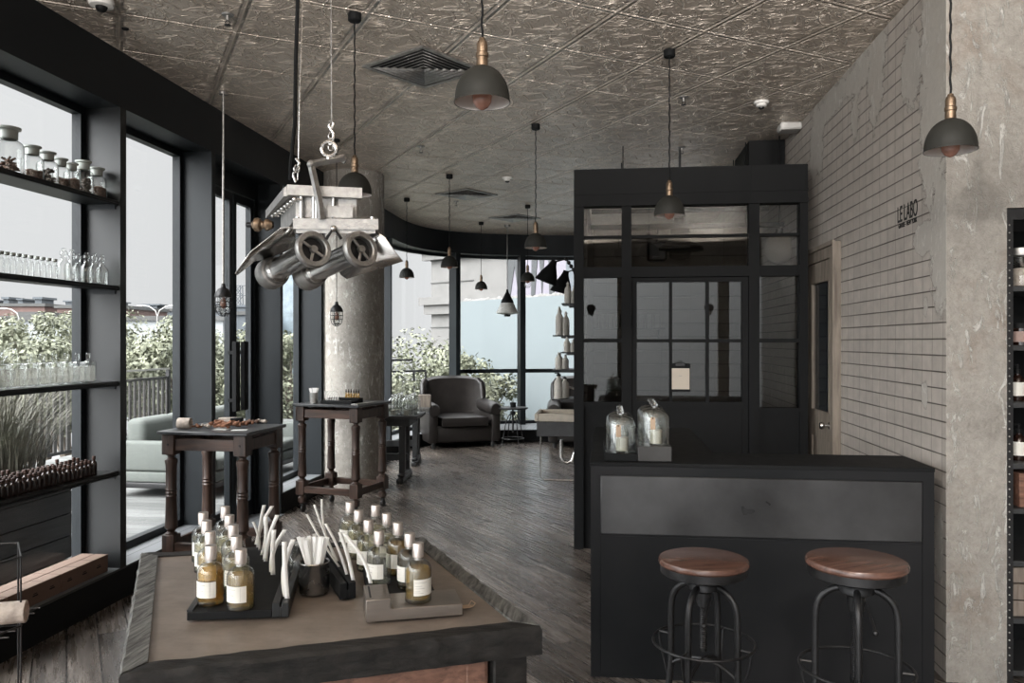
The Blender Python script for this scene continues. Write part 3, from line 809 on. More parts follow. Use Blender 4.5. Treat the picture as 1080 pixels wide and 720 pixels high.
Bx(bm, 705.7, 708.8, 297.5, 423, -.02, .02); Bx(bm, 744, 747.5, 297.5, 423, -.02, .02); Bx(bm, 671.5, 782, 357.5, 361, -.0195, .0195)
Bx(bm, 671.5, 782, 423, 430, -.03, .03); Bx(bm, 671.5, 782, 430, None, -.018, .018)
dl = obj('door_leaf', bm, 'black', t)
for a, b in ((671.5, 705.7), (708.8, 744), (747.5, 782)):
    for v0, v1 in ((297.5, 357.5), (361, 423)):
        bm = BM(); Bx(bm, a, b, v0, v1, -.003, .003); obj('pane', bm, 'glass_dim', dl)
# roof slab + side wall of the office; inside back wall
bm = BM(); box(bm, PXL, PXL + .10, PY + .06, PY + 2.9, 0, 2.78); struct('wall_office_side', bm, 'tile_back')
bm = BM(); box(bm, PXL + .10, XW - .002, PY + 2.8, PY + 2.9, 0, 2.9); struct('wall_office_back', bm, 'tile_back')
# clipboard
c = onY(717, 398, PY)
tb = thing('clipboard', 'black clipboard with cream paper hanging on the partition door', 'clipboard', (c.x, PY - .035, c.z))
w_, h_ = (px(728) - px(707)) / 2, (pz(384) - pz(413.5)) / 2
bm = BM(); box(bm, -w_, w_, -.004, .004, -h_, h_, .002); obj('board', bm, 'black', tb)
bm = BM(); box(bm, -w_ + .012, w_ - .006, -.0062, -.0042, -h_ + .02, h_ - .035); obj('paper', bm, simple('cream notepaper', (.55, .48, .40), .8, 0, .03), tb)
bm = BM(); box(bm, -.035, .035, -.014, -.004, h_ - .02, h_ + .005, .003); tube(bm, [(-.012, -.006, h_), (-.012, -.008, h_ + .02), (.012, -.008, h_ + .02), (.012, -.006, h_)], .003, 6); obj('clip', bm, 'iron', tb)
bm = BM(); box(bm, -.012, .012, -.0068, -.0063, .012, .016); obj('print', bm, 'greyink', tb)
# inside the office: shelf with beakers, black lamp, pale ball for a reflection, desk
yb_ = PY + 2.8
def shelf_in(u0, u1, v, y, dep, name='wall_shelf', label='', cat='shelf'):
    a, b = onY(u0, v, y), onY(u1, v, y)
    t = thing(name, label, cat, ((a.x + b.x) / 2, y, a.z))
    L = (b.x - a.x) / 2
    bm = BM(); box(bm, -L, L, -dep, 0, -.02, 0, .002); obj('board', bm, 'black_wood', t)
    for s in (-1, 1):
        bm = BM(); x = s * (L - .06); box(bm, x - .008, x + .008, -.015, 0, -.16, -.021); tube(bm, [(x, -.01, -.15), (x, -dep * .8, -.026)], .006, 6); obj('bracket', bm, 'iron', t)
    return t, a.z, (a.x, b.x)
bk = make = None
def beaker_proto(r, h, name='glass_beaker', label='', cat='beaker', mat='glass'):
    t = thing(name, label, cat)
    bm = BM(); lathe(bm, [(0, .002), (r, .002), (r, h * .92), (r * 1.06, h), (r * .96, h), (r * .94, .008), (0, .008)], 20); obj('body', bm, mat, t)
    return t
sh, sz_, (xa, xb) = shelf_in(798, 835, 357.5, XW and yb_, .26, label='black shelf with glass beakers on the office back wall, seen through the right panes')
pr = [beaker_proto(.024, .20), False]
for i in range(6):
    first_or_dup(pr, (xa + .05 + i * (xb - xa - .10) / 5, yb_ - .12, sz_), label='tall clear glass beaker standing on the office shelf', group='beakers on the office shelf')
sh, sz_, (xa, xb) = shelf_in(620, 700, 346, yb_, .24, label='black wall shelf with glassware seen through the left office panes')
pr = [beaker_proto(.035, .15), False]
for i in range(9):
    first_or_dup(pr, (xa + .08 + i * (xb - xa - .16) / 8, yb_ - .12, sz_), label='small clear beaker in the row on the left office shelf', group='beakers on the left office shelf')
# office desk / bench
a = onY(640, 425, PY + 1.9)
t = thing('laboratory_bench', 'dark workbench inside the glazed office', 'bench', ((PXL + .12 + XW) / 2, PY + 2.4, 0))
hw = (XW - PXL - .14) / 2
bm = BM(); box(bm, -hw, hw, -.38, .38, .86, .90, .004); obj('worktop', bm, 'black_wood', t)
for i in range(3):
    bm = BM(); x0 = -hw + .02 + i * (2 * hw - .04) / 3; box(bm, x0, x0 + (2 * hw - .04) / 3 - .01, -.36, .36, .08, .859, .004); cb = obj('cabinet', bm, 'black_wood', t)
    bm = BM(); box(bm, x0 + .2, x0 + .32, -.385, -.362, .78, .80); obj('handle', bm, 'iron', cb)
bm = BM(); box(bm, -hw + .02, hw - .02, -.3, .36, .0, .079); obj('plinth', bm, 'black', t)
# dark industrial lamp inside
p = onY(717, 262, PY + 1.3)
t = thing('industrial_ceiling_lamp', 'dark industrial lamp hanging inside the glazed office', 'lamp', (p.x, PY + 1.3, ZC))
h = ZC - p.z
bm = BM(); cyl(bm, (0, 0, 0), (0, 0, -h + .28), .012, 10); obj('rod', bm, 'iron', t)
bm = BM(); lathe(bm, [(0, .30), (.05, .28), (.07, .22), (.09, .20), (.09, .10), (.12, .06), (.21, .01), (.215, -.02), (.16, -.03), (0, -.03)], 28, (0, 0, -h)); obj('lamp_shade', bm, 'iron', t)
bm = BM(); box(bm, -.30, -.12, -.08, .08, -h - .12, -h + .06, .02); tube(bm, [(-.21, 0, -h + .06), (-.2, 0, -h + .18), (-.06, 0, -h + .2)], .012, 8); obj('side_lamp', bm, 'iron', t)
bm = BM(); lathe(bm, [(.0, -.03), (.10, -.031), (.09, -.09), (0, -.11)], 20, (0, 0, -h)); obj('glass_jar', bm, 'glass', t)
p = onY(822, 262, PY + 1.0)  # ball added to stand in for a reflection in the pane
t = thing('reflection_ball', 'pale round ball added behind the upper right partition pane as its reflection', 'lamp', (p.x, PY + 1.0, ZC))
bm = BM(); ball(bm, (0, 0, p.z - ZC), .13, 32, 20); obj('globe', bm, simple('dim reflection ball', (.45, .40, .34), .5, 0, .05), t)
bm = BM(); cyl(bm, (0, 0, 0), (0, 0, p.z - ZC + .12), .006, 8); lathe(bm, [(.03, .0), (.03, .05), (0, .05)], 14, (0, 0, p.z - ZC + .12)); obj('cord', bm, 'black', t)
for i, (v, yy) in enumerate(((223.5, 1.9), (240, 1.2))):
    a, b = onY(616, v, PY + yy), onY(835, v, PY + yy)
    t = thing('ceiling_rail', ('upper', 'lower')[i] + ' of the two dark rails crossing behind the top office panes', 'rail', (PXL + .1, PY + yy, a.z))
    bm = BM(); box(bm, .0, XW - PXL - .1, -.02, .02, -.02, .02); obj('rail', bm, 'black', t)
    for x in (.3, 1.4):
        bm = BM(); cyl(bm, (x, 0, .019), (x, 0, ZC - a.z), .005, 6); obj('hanger_rod', bm, 'black', t)
# ================================================================== TIMBER DOOR IN THE BLOCK WALL
ya, yb2 = onX(887, 360, XW).y, onX(851, 360, XW).y + .12
dz = onX(887, 254, XW).z
fr = BM(); fw = .12
x0, x1 = XW - .045, XW - .001
box(fr, x0, x1, ya, ya + fw, 0, dz); box(fr, x0, x1, yb2 - fw * .6, yb2, 0, dz); box(fr, x0, x1, ya + fw, yb2 - fw * .6, dz - .10, dz)
box(fr, x0 - .015, x0 + .001, ya - .012, yb2, dz - .02, dz + .01); box(fr, x0 - .012, x0 + .001, ya - .008, ya + .016, 0, dz - .02)
d2 = struct('door_2', fr, 'door_wood', label='worn pale timber door with tall glass pane in the block wall')
L0, L1 = ya + fw + .004, yb2 - fw * .6 - .004
xa_, xb_ = XW - .036, XW - .004
bm = BM(); zg0, zg1 = onX(873, 434, XW).z, onX(873, 297, XW).z
ygA, ygB = onX(880.5, 360, XW).y, onX(861.5, 360, XW).y
st = L1 - ygB; rs = ygA - L0
box(bm, xa_, xb_, L0, ygA, .01, dz - .105); box(bm, xa_, xb_, L1 - st, L1, .01, dz - .105)
box(bm, xa_, xb_, ygA, ygB, zg1, dz - .105); box(bm, xa_, xb_, ygA, ygB, zg0 - .2, zg0); box(bm, xa_, xb_, ygA, ygB, .01, .28)
box(bm, xa_ + .012, xb_, ygA, ygB, .28, zg0 - .2)
for (a, b, c, d) in ((ygA, ygA + .015, zg0, zg1), (ygB - .015, ygB, zg0, zg1)): box(bm, xa_ - .006, xa_ + .002, a, b, c, d)
lf = obj('door_leaf', bm, 'door_wood', d2)
bm = BM(); box(bm, xb_ - .012, xb_ - .002, ygA, ygB, zg0, zg1); obj('pane', bm, simple('dark door glass', (.02, .024, .028), .06, 0, .05), lf)
kp = onX(876, 447, XW)
bm = BM(); lathe(bm, [(0, -.0), (.026, .0), (.026, .006), (.012, .008), (.010, .035), (.022, .042), (.027, .055), (.022, .068), (0, .072)], 20, mtx=Matrix.Translation((xa_, (L0 + ygA) / 2, kp.z)) @ Matrix.Rotation(-PI / 2, 4, 'Y'))
obj('door_knob', bm, 'chrome', lf)
# ---- lettering painted on the block wall
def wall_text(body, y0, y1, z, size, name, mat='ink', xs=1.0):
    cu = bpy.data.curves.new(name, 'FONT'); cu.body = body; cu.size = size; cu.extrude = .0008; cu.align_x = 'CENTER'; cu.align_y = 'CENTER'; cu.offset = .0006
    o = bpy.data.objects.new(name, cu); COL.objects.link(o)
    dg = bpy.context.evaluated_depsgraph_get(); me = bpy.data.meshes.new_from_object(o.evaluated_get(dg))
    bpy.data.objects.remove(o)
    wv = max(v.co.x for v in me.vertices) - min(v.co.x for v in me.vertices)
    k = abs(y0 - y1) / wv
    # local x -> -Y, local y -> Z, facing -X
    me.transform(Matrix(((0, 0, -1, 0), (-k, 0, 0, 0), (0, 1, 0, 0), (0, 0, 0, 1))))
    me.materials.clear(); me.materials.append(M[mat])
    o = bpy.data.objects.new(name, me); COL.objects.link(o); return o
pa, pb = onX(947, 229, XW), onX(968, 218, XW)
zm = (pa.z + pb.z) / 2
sg = wall_text('LE LABO', pa.y, pb.y, 0, .125, 'wall_lettering'); sg.location = (XW - .002, (pa.y + pb.y) / 2, zm)
tag(sg, 'large black stencilled shop lettering on the pale block wall', 'sign')
pa, pb = onX(948, 240, XW), onX(967.5, 230.5, XW)
sg = wall_text('GRASSE - NEW YORK', pa.y, pb.y, 0, .036, 'wall_lettering'); sg.location = (XW - .002, (pa.y + pb.y) / 2, (pa.z + pb.z) / 2)
tag(sg, 'thin small black line of lettering under the large shop name', 'sign')
# ================================================================== CEILING FITTINGS
def vent(u, v, s, label):
    p = onZ(u, v, ZC)
    t = thing('ceiling_vent', label, 'vent', (p.x, p.y, ZC), math.radians(-33))
    bm = BM(); 
    for a, b, c, d in ((-s, s, -s, -s + .03), (-s, s, s - .03, s), (-s, -s + .03, -s + .03, s - .03), (s - .03, s, -s + .03, s - .03)): box(bm, a, b, c, d, -.012, -.0005)
    obj('frame', bm, 'alu', t)
    bm = BM(); box(bm, -s + .02, s - .02, -s + .02, s - .02, -.004, -.001); obj('dark_backing', bm, 'void', t)
    for q in range(4):
        bm = BM(); m = Matrix.Rotation(q * PI / 2, 4, 'Z')
        for i in range(6):
            r_ = s - .05 - i * (s - .06) / 6; tb = bmesh.new()
            vs = [tb.verts.new(x) for x in ((-r_, r_, -.014), (r_, r_, -.014), (r_ - .028, r_ - .026, -.004), (-r_ + .028, r_ - .026, -.004))] if r_ > .04 else None
            if vs: tb.faces.new(vs); merge(bm, tb, m)
            else: tb.free()
        obj('louvre', bm, 'alu', t, solid=.002)
vent(447, 71, .285, 'square metal air vent nearest, beside the closest pendant lamp')
vent(492, 204.5, .27, 'square metal air vent in the middle distance of the tin ceiling')
vent(543, 229.5, .27, 'square metal air vent farthest along the tin ceiling')
def sprinkler(u, v, label):
    p = onZ(u, v, ZC); t = thing('ceiling_sprinkler', label, 'sprinkler', (p.x, p.y, ZC))
    bm = BM(); lathe(bm, [(0, -.0005), (.035, -.0005), (.03, -.008), (.01, -.01), (.009, -.035), (0, -.036)], 16); obj('rosette', bm, 'alu', t)
    bm = BM(); tube(bm, [(-.0, 0, -.03), (-.014, 0, -.045), (-.004, 0, -.06), (.004, 0, -.06), (.014, 0, -.045), (0, 0, -.03)], .0022, 6)
    lathe(bm, [(0, -.058), (.018, -.058), (.018, -.061), (0, -.061)], 12); obj('head', bm, 'iron', t)
for u, v, lb in ((240, 15, 'small sprinkler head on the ceiling seam nearest the left beam'), (444, 154, 'tiny sprinkler head on the tin ceiling left of the smoke detectors'), (721, 102, 'sprinkler head left of the white smoke detector at right'), (719, 155, 'sprinkler head just above the partition top'), (481, 212, 'distant sprinkler head beyond the middle vent')):
    sprinkler(u, v, lb)
def detector(u, v, r, label):
    p = onZ(u, v, ZC); t = thing('smoke_detector', label, 'smoke detector', (p.x, p.y, ZC))
    bm = BM(); lathe(bm, [(0, -.0005), (r, -.0005), (r, -.012), (r * .95, -.018), (r * .7, -.02), (r * .68, -.036), (r * .3, -.045), (0, -.045)], 28); obj('base', bm, 'white', t)
    bm = BM(); lathe(bm, [(r * .4, -.041), (r * .38, -.052), (r * .2, -.058), (0, -.058)], 18); obj('sensor_head', bm, 'iron', t)
detector(803, 107, .055, 'white smoke detector on the dark ceiling area at right')
detector(535, 187, .06, 'small round smoke detector on the ceiling between two pendants')
p = onZ(107, 0, ZC); t = thing('dome_camera', 'white dome camera on the ceiling at top left', 'security camera', (p.x, p.y, ZC))
bm = BM(); lathe(bm, [(0, -.0005), (.062, -.0005), (.064, -.02), (.058, -.032), (.03, -.036), (0, -.036)], 28); obj('base', bm, 'white', t)
bm = BM(); ball(bm, (0, 0, -.036), .03, 18, 12); obj('lens_dome', bm, 'black', t)
p = onZ(132, 30, ZC); bm = BM(); lathe(bm, [(0, -.0005), (.02, -.0005), (.018, -.006), (0, -.006)], 14); o = obj('ceiling_plug', bm, 'black', loc=(p.x, p.y, ZC)); tag(o, 'tiny round black cap on the ceiling near the dome camera', 'cap')
p = onX(844, 122, XW); t = thing('wall_speaker', 'small white speaker box high on the block wall beside the ceiling', 'speaker', (XW - .001, p.y, ZC - .002))
bm = BM(); box(bm, -.17, .0, -.08, .08, -.06, .0, .012); obj('body', bm, 'white', t)
bm = BM(); box(bm, -.16, -.01, -.07, .07, -.063, -.0595); obj('grille', bm, 'greyink', t)
# ================================================================== FRONT DISPLAY TABLE
TZ = 1.02
FL, FR = onZ(125, 712, TZ), onZ(572, 660, TZ)
BL = onZ(148, 583, TZ); BR = onZ(447, 566, TZ)
c0 = (FL + FR + BL + BR) / 4
def TL(p): return Vector((p.x - c0.x, p.y - c0.y))
quad = [TL(FL), TL(FR), TL(BR), TL(BL)]
def inset(q, d):
    n = len(q); out = []
    for i in range(n):
        a, b, c = q[i - 1], q[i], q[(i + 1) % n]
        e1, e2 = (b - a).normalized(), (c - b).normalized()
        n1, n2 = Vector((-e1.y, e1.x)), Vector((-e2.y, e2.x))
        den = 1 + n1.dot(n2)
        out.append(b + (n1 + n2) * d / den)
    return out
t = thing('display_table', 'old brown display table with charred black timber rim, nearest in front', 'table', (c0.x, c0.y, 0))
q1 = inset(quad, .045)
bm = BM(); prism(bm, [(p.x, p.y) for p in q1], TZ - .05, TZ - .004); obj('tabletop', bm, 'table_top', t)
random.seed(3)
def rough_rail(i, mat, zt, w=.045, h=.058, ch=.0):
    a, b = quad[i], quad[(i + 1) % 4]; c, d = q1[i], q1[(i + 1) % 4]
    bm = BM(); K = 70; rows = []
    for k in range(K + 1):
        s = k / K
        o_, i_ = a.lerp(b, s), c.lerp(d, s)
        jz = .004 * (noise.noise(Vector((s * 14, i * 7, 0)))) ; jo = .0035 * noise.noise(Vector((s * 23, i * 5, 3)))
        out_ = (o_ - i_).normalized()
        oo = o_ + out_ * jo
        rows.append([bm.verts.new((i_.x, i_.y, zt - h)), bm.verts.new((i_.x, i_.y, zt + jz * .6)), bm.verts.new(((o_ + out_ * (jo - .006)).x, (o_ + out_ * (jo - .006)).y, zt + jz)), bm.verts.new((oo.x, oo.y, zt - .007 + jz)), bm.verts.new((oo.x + out_.x * .002 * noise.noise(Vector((s * 40, 1, 1))), oo.y, zt - h * .5)), bm.verts.new((oo.x, oo.y, zt - h))])
    for r, s in zip(rows, rows[1:]):
        for k in range(6): bm.faces.new((r[k], r[(k + 1) % 6], s[(k + 1) % 6], s[k]))
    bm.faces.new(rows[0]); bm.faces.new(rows[-1][::-1])
    obj('rim_rail', bm, mat, t)
rough_rail(0, 'charred_x', TZ); rough_rail(1, 'charred', TZ + .001); rough_rail(2, 'charred_x', TZ); rough_rail(3, 'charred', TZ + .002)
q2 = inset(quad, .022); q3 = inset(quad, .045)
bm = BM(); prism(bm, [(p.x, p.y) for p in q3], .10, TZ - .0585); obj('body', bm, 'crate', t)
for i in range(4):
    a, b = q2[i], q2[(i + 1) % 4]; L = (b - a).length; ang = math.atan2((b - a).y, (b - a).x)
    m = Matrix.Translation((a.x, a.y, 0)) @ Matrix.Rotation(ang, 4, 'Z')
    bm = BM(); box(bm, .085, L - .085, .0, .022, TZ - .25, TZ - .060, .002, m); obj('apron_board', bm, 'crate', t)
    bm = BM(); box(bm, .085, L - .085, .0, .022, .10, .25, .002, m); obj('bottom_board', bm, 'crate', t)
    bm = BM(); box(bm, .0, .075, .0, .075, 0, TZ - .06, .004, m); obj('leg', bm, 'charred_x', t)
    bm = BM(); box(bm, L - .13, L - .09, -.004, .018, .26, TZ - .06, .002, m); obj('upright_slat', bm, 'crate', t)
# ---------------------------------------------------------------- trays and perfume
th = math.radians(20.0)
ux, uy = Vector((math.cos(th), math.sin(th))), Vector((-math.sin(th), math.cos(th)))
def tray_frame(u, v, z): return onZ(u, v, z)
tr = onZ(197, 655, TZ)
tf = math.radians(13)
def loc_in(org, ang, p):
    d = Vector((p.x - org.x, p.y - org.y)); return (d.x * math.cos(ang) + d.y * math.sin(ang), -d.x * math.sin(ang) + d.y * math.cos(ang))
W1 = loc_in(tr, tf, onZ(306, 648, TZ))[0]
L1 = .50
aL = math.radians(17)
t = thing('perfume_tray', 'black metal tray holding nine perfume bottles, at left on the front table', 'tray', (tr.x, tr.y, TZ + .001), tf)
# sides lean slightly relative to the front: shear the outline
def shp(x, y): return (x - y * math.tan(aL - tf) , y)
bm = BM(); rw = .034
prism(bm, [shp(0, 0), shp(W1 - rw, 0), shp(W1 - rw, L1), shp(0, L1)], 0, .017); obj('base_plate', bm, 'black', t, bevel=.0015)
bm = BM(); 
prism(bm, [shp(W1 - rw, 0), shp(W1 - rw * .55, 0), shp(W1 - rw * .55, L1), shp(W1 - rw, L1)], 0, .030)
prism(bm, [shp(W1 - rw * .42, 0), shp(W1, 0), shp(W1, L1), shp(W1 - rw * .42, L1)], 0, .030)
prism(bm, [shp(W1 - rw * .55, 0), shp(W1 - rw * .42, 0), shp(W1 - rw * .42, L1), shp(W1 - rw * .55, L1)], 0, .022)
obj('blotter_rail', bm, 'steel_in', t, bevel=.001)
bm = BM(); prism(bm, [shp(0, 0), shp(.012, 0), shp(.012, L1), shp(0, L1)], .0175, .022); obj('side_lip', bm, 'steel_in', t)
# perfume bottle
liq = {}
def liquid(name, c):
    if name not in liq:
        m, nt, out = _mat(name); n = N(nt)
        tr_ = n.new('ShaderNodeBsdfTransparent'); tr_.inputs[0].default_value = (*c, 1)
        df = n.new('ShaderNodeBsdfDiffuse'); df.inputs[0].default_value = (*[x ** 1.3 * .8 for x in c], 1)
        gl = n.new('ShaderNodeBsdfGlossy'); gl.inputs['Roughness'].default_value = .05
        a = n.new('ShaderNodeMixShader'); a.inputs[0].default_value = .08 if 'clear' in name else (.30 if 'water' in name else .17); n.link(tr_.outputs[0], a.inputs[1]); n.link(df.outputs[0], a.inputs[2])
        b = n.new('ShaderNodeMixShader'); b.inputs[0].default_value = .06; n.link(a.outputs[0], b.inputs[1]); n.link(gl.outputs[0], b.inputs[2])
        n.link(b.outputs[0], out.inputs[0]); liq[name] = m
    return liq[name]
LQ = {'amber': ('amber perfume', (.80, .66, .38)), 'pale': ('pale straw perfume', (.86, .83, .68)), 'clear': ('clear perfume', (.90, .90, .87)), 'gold': ('golden perfume', (.82, .62, .26))}
def perfume(x, y, z, lab, liqk, rz, label):
    t = thing('perfume_bottle', label, 'bottle', (x, y, z), rz)
    R = .0280
    bm = BM(); lathe(bm, [(0, 0), (R - .002, 0), (R, .002), (R, .068), (R * .97, .074), (R * .86, .080), (R * .62, .0855), (R * .38, .088), (.0085, .0885), (.0085, .094), (0, .094)], 36); obj('glass_body', bm, 'glass', t)
    bm = BM(); lathe(bm, [(0, .001), (R * .97, .001), (R * .99, .004), (R * .97, .0085), (0, .0085)], 32); obj('thick_glass_foot', bm, M['glass'], t)
    lv = {'amber': .072, 'pale': .066, 'clear': .064, 'gold': .074}[liqk]
    bm = BM(); lathe(bm, [(0, .009), (R - .003, .009), (R - .0025, .012), (R - .0025, min(lv, .066)), (R * .8, lv), (0, lv)], 32); obj('perfume_liquid', bm, liquid(*LQ[liqk]), t)
    bm = BM(); lathe(bm, [(0, .094), (.0118, .094), (.0122, .0945), (.0122, .1225), (.0116, .1235), (0, .1235)], 28); obj('cap', bm, 'cap', t)
    bm = BM(); lathe(bm, [(.009, .0885), (.0105, .0885), (.0105, .0938), (.009, .0938)], 20); obj('collar', bm, 'chrome', t)
    # label wraps the front: angles around -90deg
    def wrap(a0, a1, z0, z1, rr, n=14):
        b = BM(); lo = [b.verts.new((rr * math.cos(a0 + (a1 - a0) * i / n), rr * math.sin(a0 + (a1 - a0) * i / n), z0)) for i in range(n + 1)]
        hi = [b.verts.new((v.co.x, v.co.y, z1)) for v in lo]
        for i in range(n): b.faces.new((lo[i], lo[i + 1], hi[i + 1], hi[i])).smooth = True
        return b
    lb_ = obj('paper_label', wrap(-PI * .5 - 1.05, -PI * .5 + .75, .018, .052, R + .0004), 'perf_label', t, recalc=False)
    b = BM()
    for k, (w, zz) in enumerate(((.9, .045), (.55, .038), (.75, .033), (.4, .027), (.65, .023))):
        m_ = wrap(-PI * .5 - .95, -PI * .5 - .95 + w * 1.0, zz, zz + .0008, R + .0007, 8); merge(b, m_)
    m_ = wrap(-PI * .5 + .30, -PI * .5 + .315, .020, .050, R + .0007, 1); merge(b, m_)
    obj('printed_lines', b, 'greyink', lb_, recalc=False)
    return t
zt = TZ + .019
capz = zt + .109
colL = [(214.3, 546), (217.7, 555), (221.6, 567), (222.3, 582)]
colR = [(237.6, 539.6), (242, 549), (246, 559.5), (249.3, 571.7), (254, 586)]
for i, (u, v) in enumerate(reversed(colL)):
    p = onZ(u, v, capz); o = ['front', 'second from the front', 'third from the front', 'rear'][i]
    perfume(p.x, p.y, zt, 1, ['gold', 'amber', 'pale', 'pale'][i], .1 + .1 * i, o + ' perfume bottle in the left column on the left black tray')
for i, (u, v) in enumerate(reversed(colR)):
    p = onZ(u, v, capz); o = ['front', 'second from the front', 'middle', 'fourth from the front', 'rear'][i]
    perfume(p.x, p.y, zt, 1, ['amber', 'pale', 'clear', 'pale', 'clear'][i], .1 + .15 * i, o + ' perfume bottle in the right column on the left black tray')
# right: long black tray, gunmetal stepped holder in front
hb = onZ(386, 657, TZ)
ha = math.radians(20)
Wx = loc_in(hb, ha, onZ(487, 647, TZ))[0]
t = thing('stepped_bottle_holder', 'gunmetal stepped block holder with one amber perfume bottle on its low step', 'holder', (hb.x, hb.y, TZ + .001), ha)
sx = Wx * .25
bm = BM(); D = .105
prism(bm, [(0, 0), (sx, 0), (sx, .045), (0, .045)], 0, .001)
bm.free(); bm = BM()
m = Matrix.Rotation(PI / 2, 4, 'X')
prism(bm, [(0, 0), (Wx, 0), (Wx, .024), (sx + .004, .024), (sx, .028), (sx, .046), (0, .046)], -D, 0, m)
obj('body', bm, simple('brushed gunmetal', (.24, .21, .185), .36, .8, .2, 5, .15, 120, stretch=(.4, 1, 6)), t, bevel=.0015)
bm = BM(); box(bm, .008, .012, .015, D - .01, .0462, .0468); obj('blotter_slit', bm, 'void', t)
p441 = onZ(441, 580, TZ + .025 + .109); perfume(p441.x, p441.y, TZ + .0265, 1, 'amber', .95, 'amber perfume bottle standing alone nearest on the gunmetal holder')
rt = Vector((hb.x, hb.y)) + Vector((math.cos(ha), math.sin(ha))) * (.010) + Vector((-math.sin(ha), math.cos(ha))) * (D + .004)
t = thing('perfume_tray', 'long black tray of perfume bottles behind the gunmetal holder at right', 'tray', (rt.x, rt.y, TZ + .001), ha)
bm = BM(); box(bm, 0, .15, 0, .50, 0, .014, .001); obj('base_plate', bm, 'black', t)
bm = BM(); box(bm, -.0, .012, .0, .50, .0145, .030, .001); obj('side_lip', bm, 'black', t)
zt2 = TZ + .016; capz2 = zt2 + .109
rL = [(369, 534.6), (378, 543.6), (388.5, 554), (399.6, 566)]; rR = [(396, 538), (408, 547), (419.7, 557), (432, 568.6)]
for i, (u, v) in enumerate(reversed(rL)):
    p = onZ(u, v, capz2); perfume(p.x, p.y, zt2, 1, ['clear', 'pale', 'pale', 'pale'][i], -.1, ['front', 'second from the front', 'third from the front', 'rear'][i] + ' perfume bottle in the left column on the long right tray')
for i, (u, v) in enumerate(reversed(rR)):
    p = onZ(u, v, capz2); perfume(p.x, p.y, zt2, 1, ['clear', 'gold', 'pale', 'pale'][i], -.5, ['front', 'second from the front', 'third from the front', 'rear'][i] + ' perfume bottle in the right column on the long right tray')
# middle slotted bar
mb = onZ(366, 632, TZ); 
ang = math.atan2(onZ(318, 566, TZ + .035).y - onZ(355, 620, TZ + .035).y, onZ(318, 566, TZ + .035).x - onZ(355, 620, TZ + .035).x) - PI / 2
t = thing('blotter_bar', 'narrow black slotted metal bar for blotters, between cup and gunmetal holder', 'holder', (mb.x, mb.y, TZ + .001), ang)
bm = BM(); box(bm, -.016, .0, 0, .40, 0, .036, .001); box(bm, .004, .020, 0, .40, 0, .036, .001); box(bm, .0, .004, .0, .40, 0, .020); obj('body', bm, 'black', t)
# paper blotters
def strip(u0, v0, u1, v1, z0, bend, w, label, lean=0.0, twist=0.0):
    b = onZ(u0, v0, z0); d = b.x * RY[0] + b.y * RY[1]
    tp = onD(u1, v1, d + lean)
    A, B = b, tp; L = (B - A).length
    t_ = thing('paper_blotter', label, 'blotter', tuple(A))
    side = Vector((RX[0], RX[1], 0)); fw = Vector((RY[0], RY[1], 0))
    wv = (side * math.cos(twist) + fw * math.sin(twist)) * w / 2
    bm = BM(); K = 12; rows = []
    for k in range(K + 1):
        s = k / K; c = (B - A) * s + side * bend * .8 * math.sin(s * PI)
        rows.append((bm.verts.new(c - wv), bm.verts.new(c + wv)))
    for r, s_ in zip(rows, rows[1:]): bm.faces.new((r[0], r[1], s_[1], s_[0])).smooth = True
    obj('card_strip', bm, 'paper', t_, recalc=False, solid=.0006)
ST = [(303, 632, 300, 571, -.002, .0105, 0, .3), (301, 629, 309.5, 568.5, -.014, .011, 0, .1), (288, 606, 289, 558.5, -.003, .0105, .0, .3), (286.5, 603, 300.5, 558.5, -.014, .011, 0, .1),
      (279, 590, 280, 545, .004, .010, 0, .3), (280, 592, 292.5, 543, -.008, .0105, 0, .1), (272, 577, 278.5, 532.5, -.003, .009, 0, .4), (270.5, 574, 287, 533.5, -.009, .0105, 0, .1), (274, 580, 267, 550, .006, .007, 0, .5), (276, 585, 281, 551, .004, .008, 0, .4)]
LBL = ['nearest upright blotter of the left rail, slimmer one', 'nearest right-leaning blotter of the left rail, tip beside the clear bottle', 'second upright blotter from the front on the left rail', 'second right-leaning blotter from the front on the left rail', 'short upright blotter at the middle of the left rail', 'broad right-leaning blotter at the middle of the left rail',
       'tallest upright blotter near the rear of the left rail', 'rearmost right-leaning blotter of the left rail', 'small left-leaning blotter at the rear of the left rail', 'short hidden blotter behind the middle pair on the left rail']
for a, l in zip(ST, LBL): strip(a[0], a[1], a[2], a[3], TZ + .029, a[4], a[5], 'white paper ' + l, a[6], a[7])
ST = [(358, 598, 323.5, 542, -.004, .006), (356, 592, 331.5, 532, -.004, .006), (353, 588, 339.5, 526, -.013, .006), (366, 606, 343.5, 552, .006, .0065), (372.5, 612, 358.5, 561, .004, .009)]
LBL = ['leftmost blotter leaning left from the middle black bar', 'second blotter from the left in the middle black bar', 'tallest blotter curving up from the middle black bar', 'slim blotter leaning left near the front of the middle bar', 'broadest front blotter of the middle black bar']
for a, l in zip(ST, LBL): strip(a[0], a[1], a[2], a[3], TZ + .036, a[4], a[5], 'white paper ' + l, 0, .5)
strip(391, 615, 363.5, 563, TZ + .0472, .014, .0085, 'white paper blotter arching left from the slit of the gunmetal holder', 0, .3)
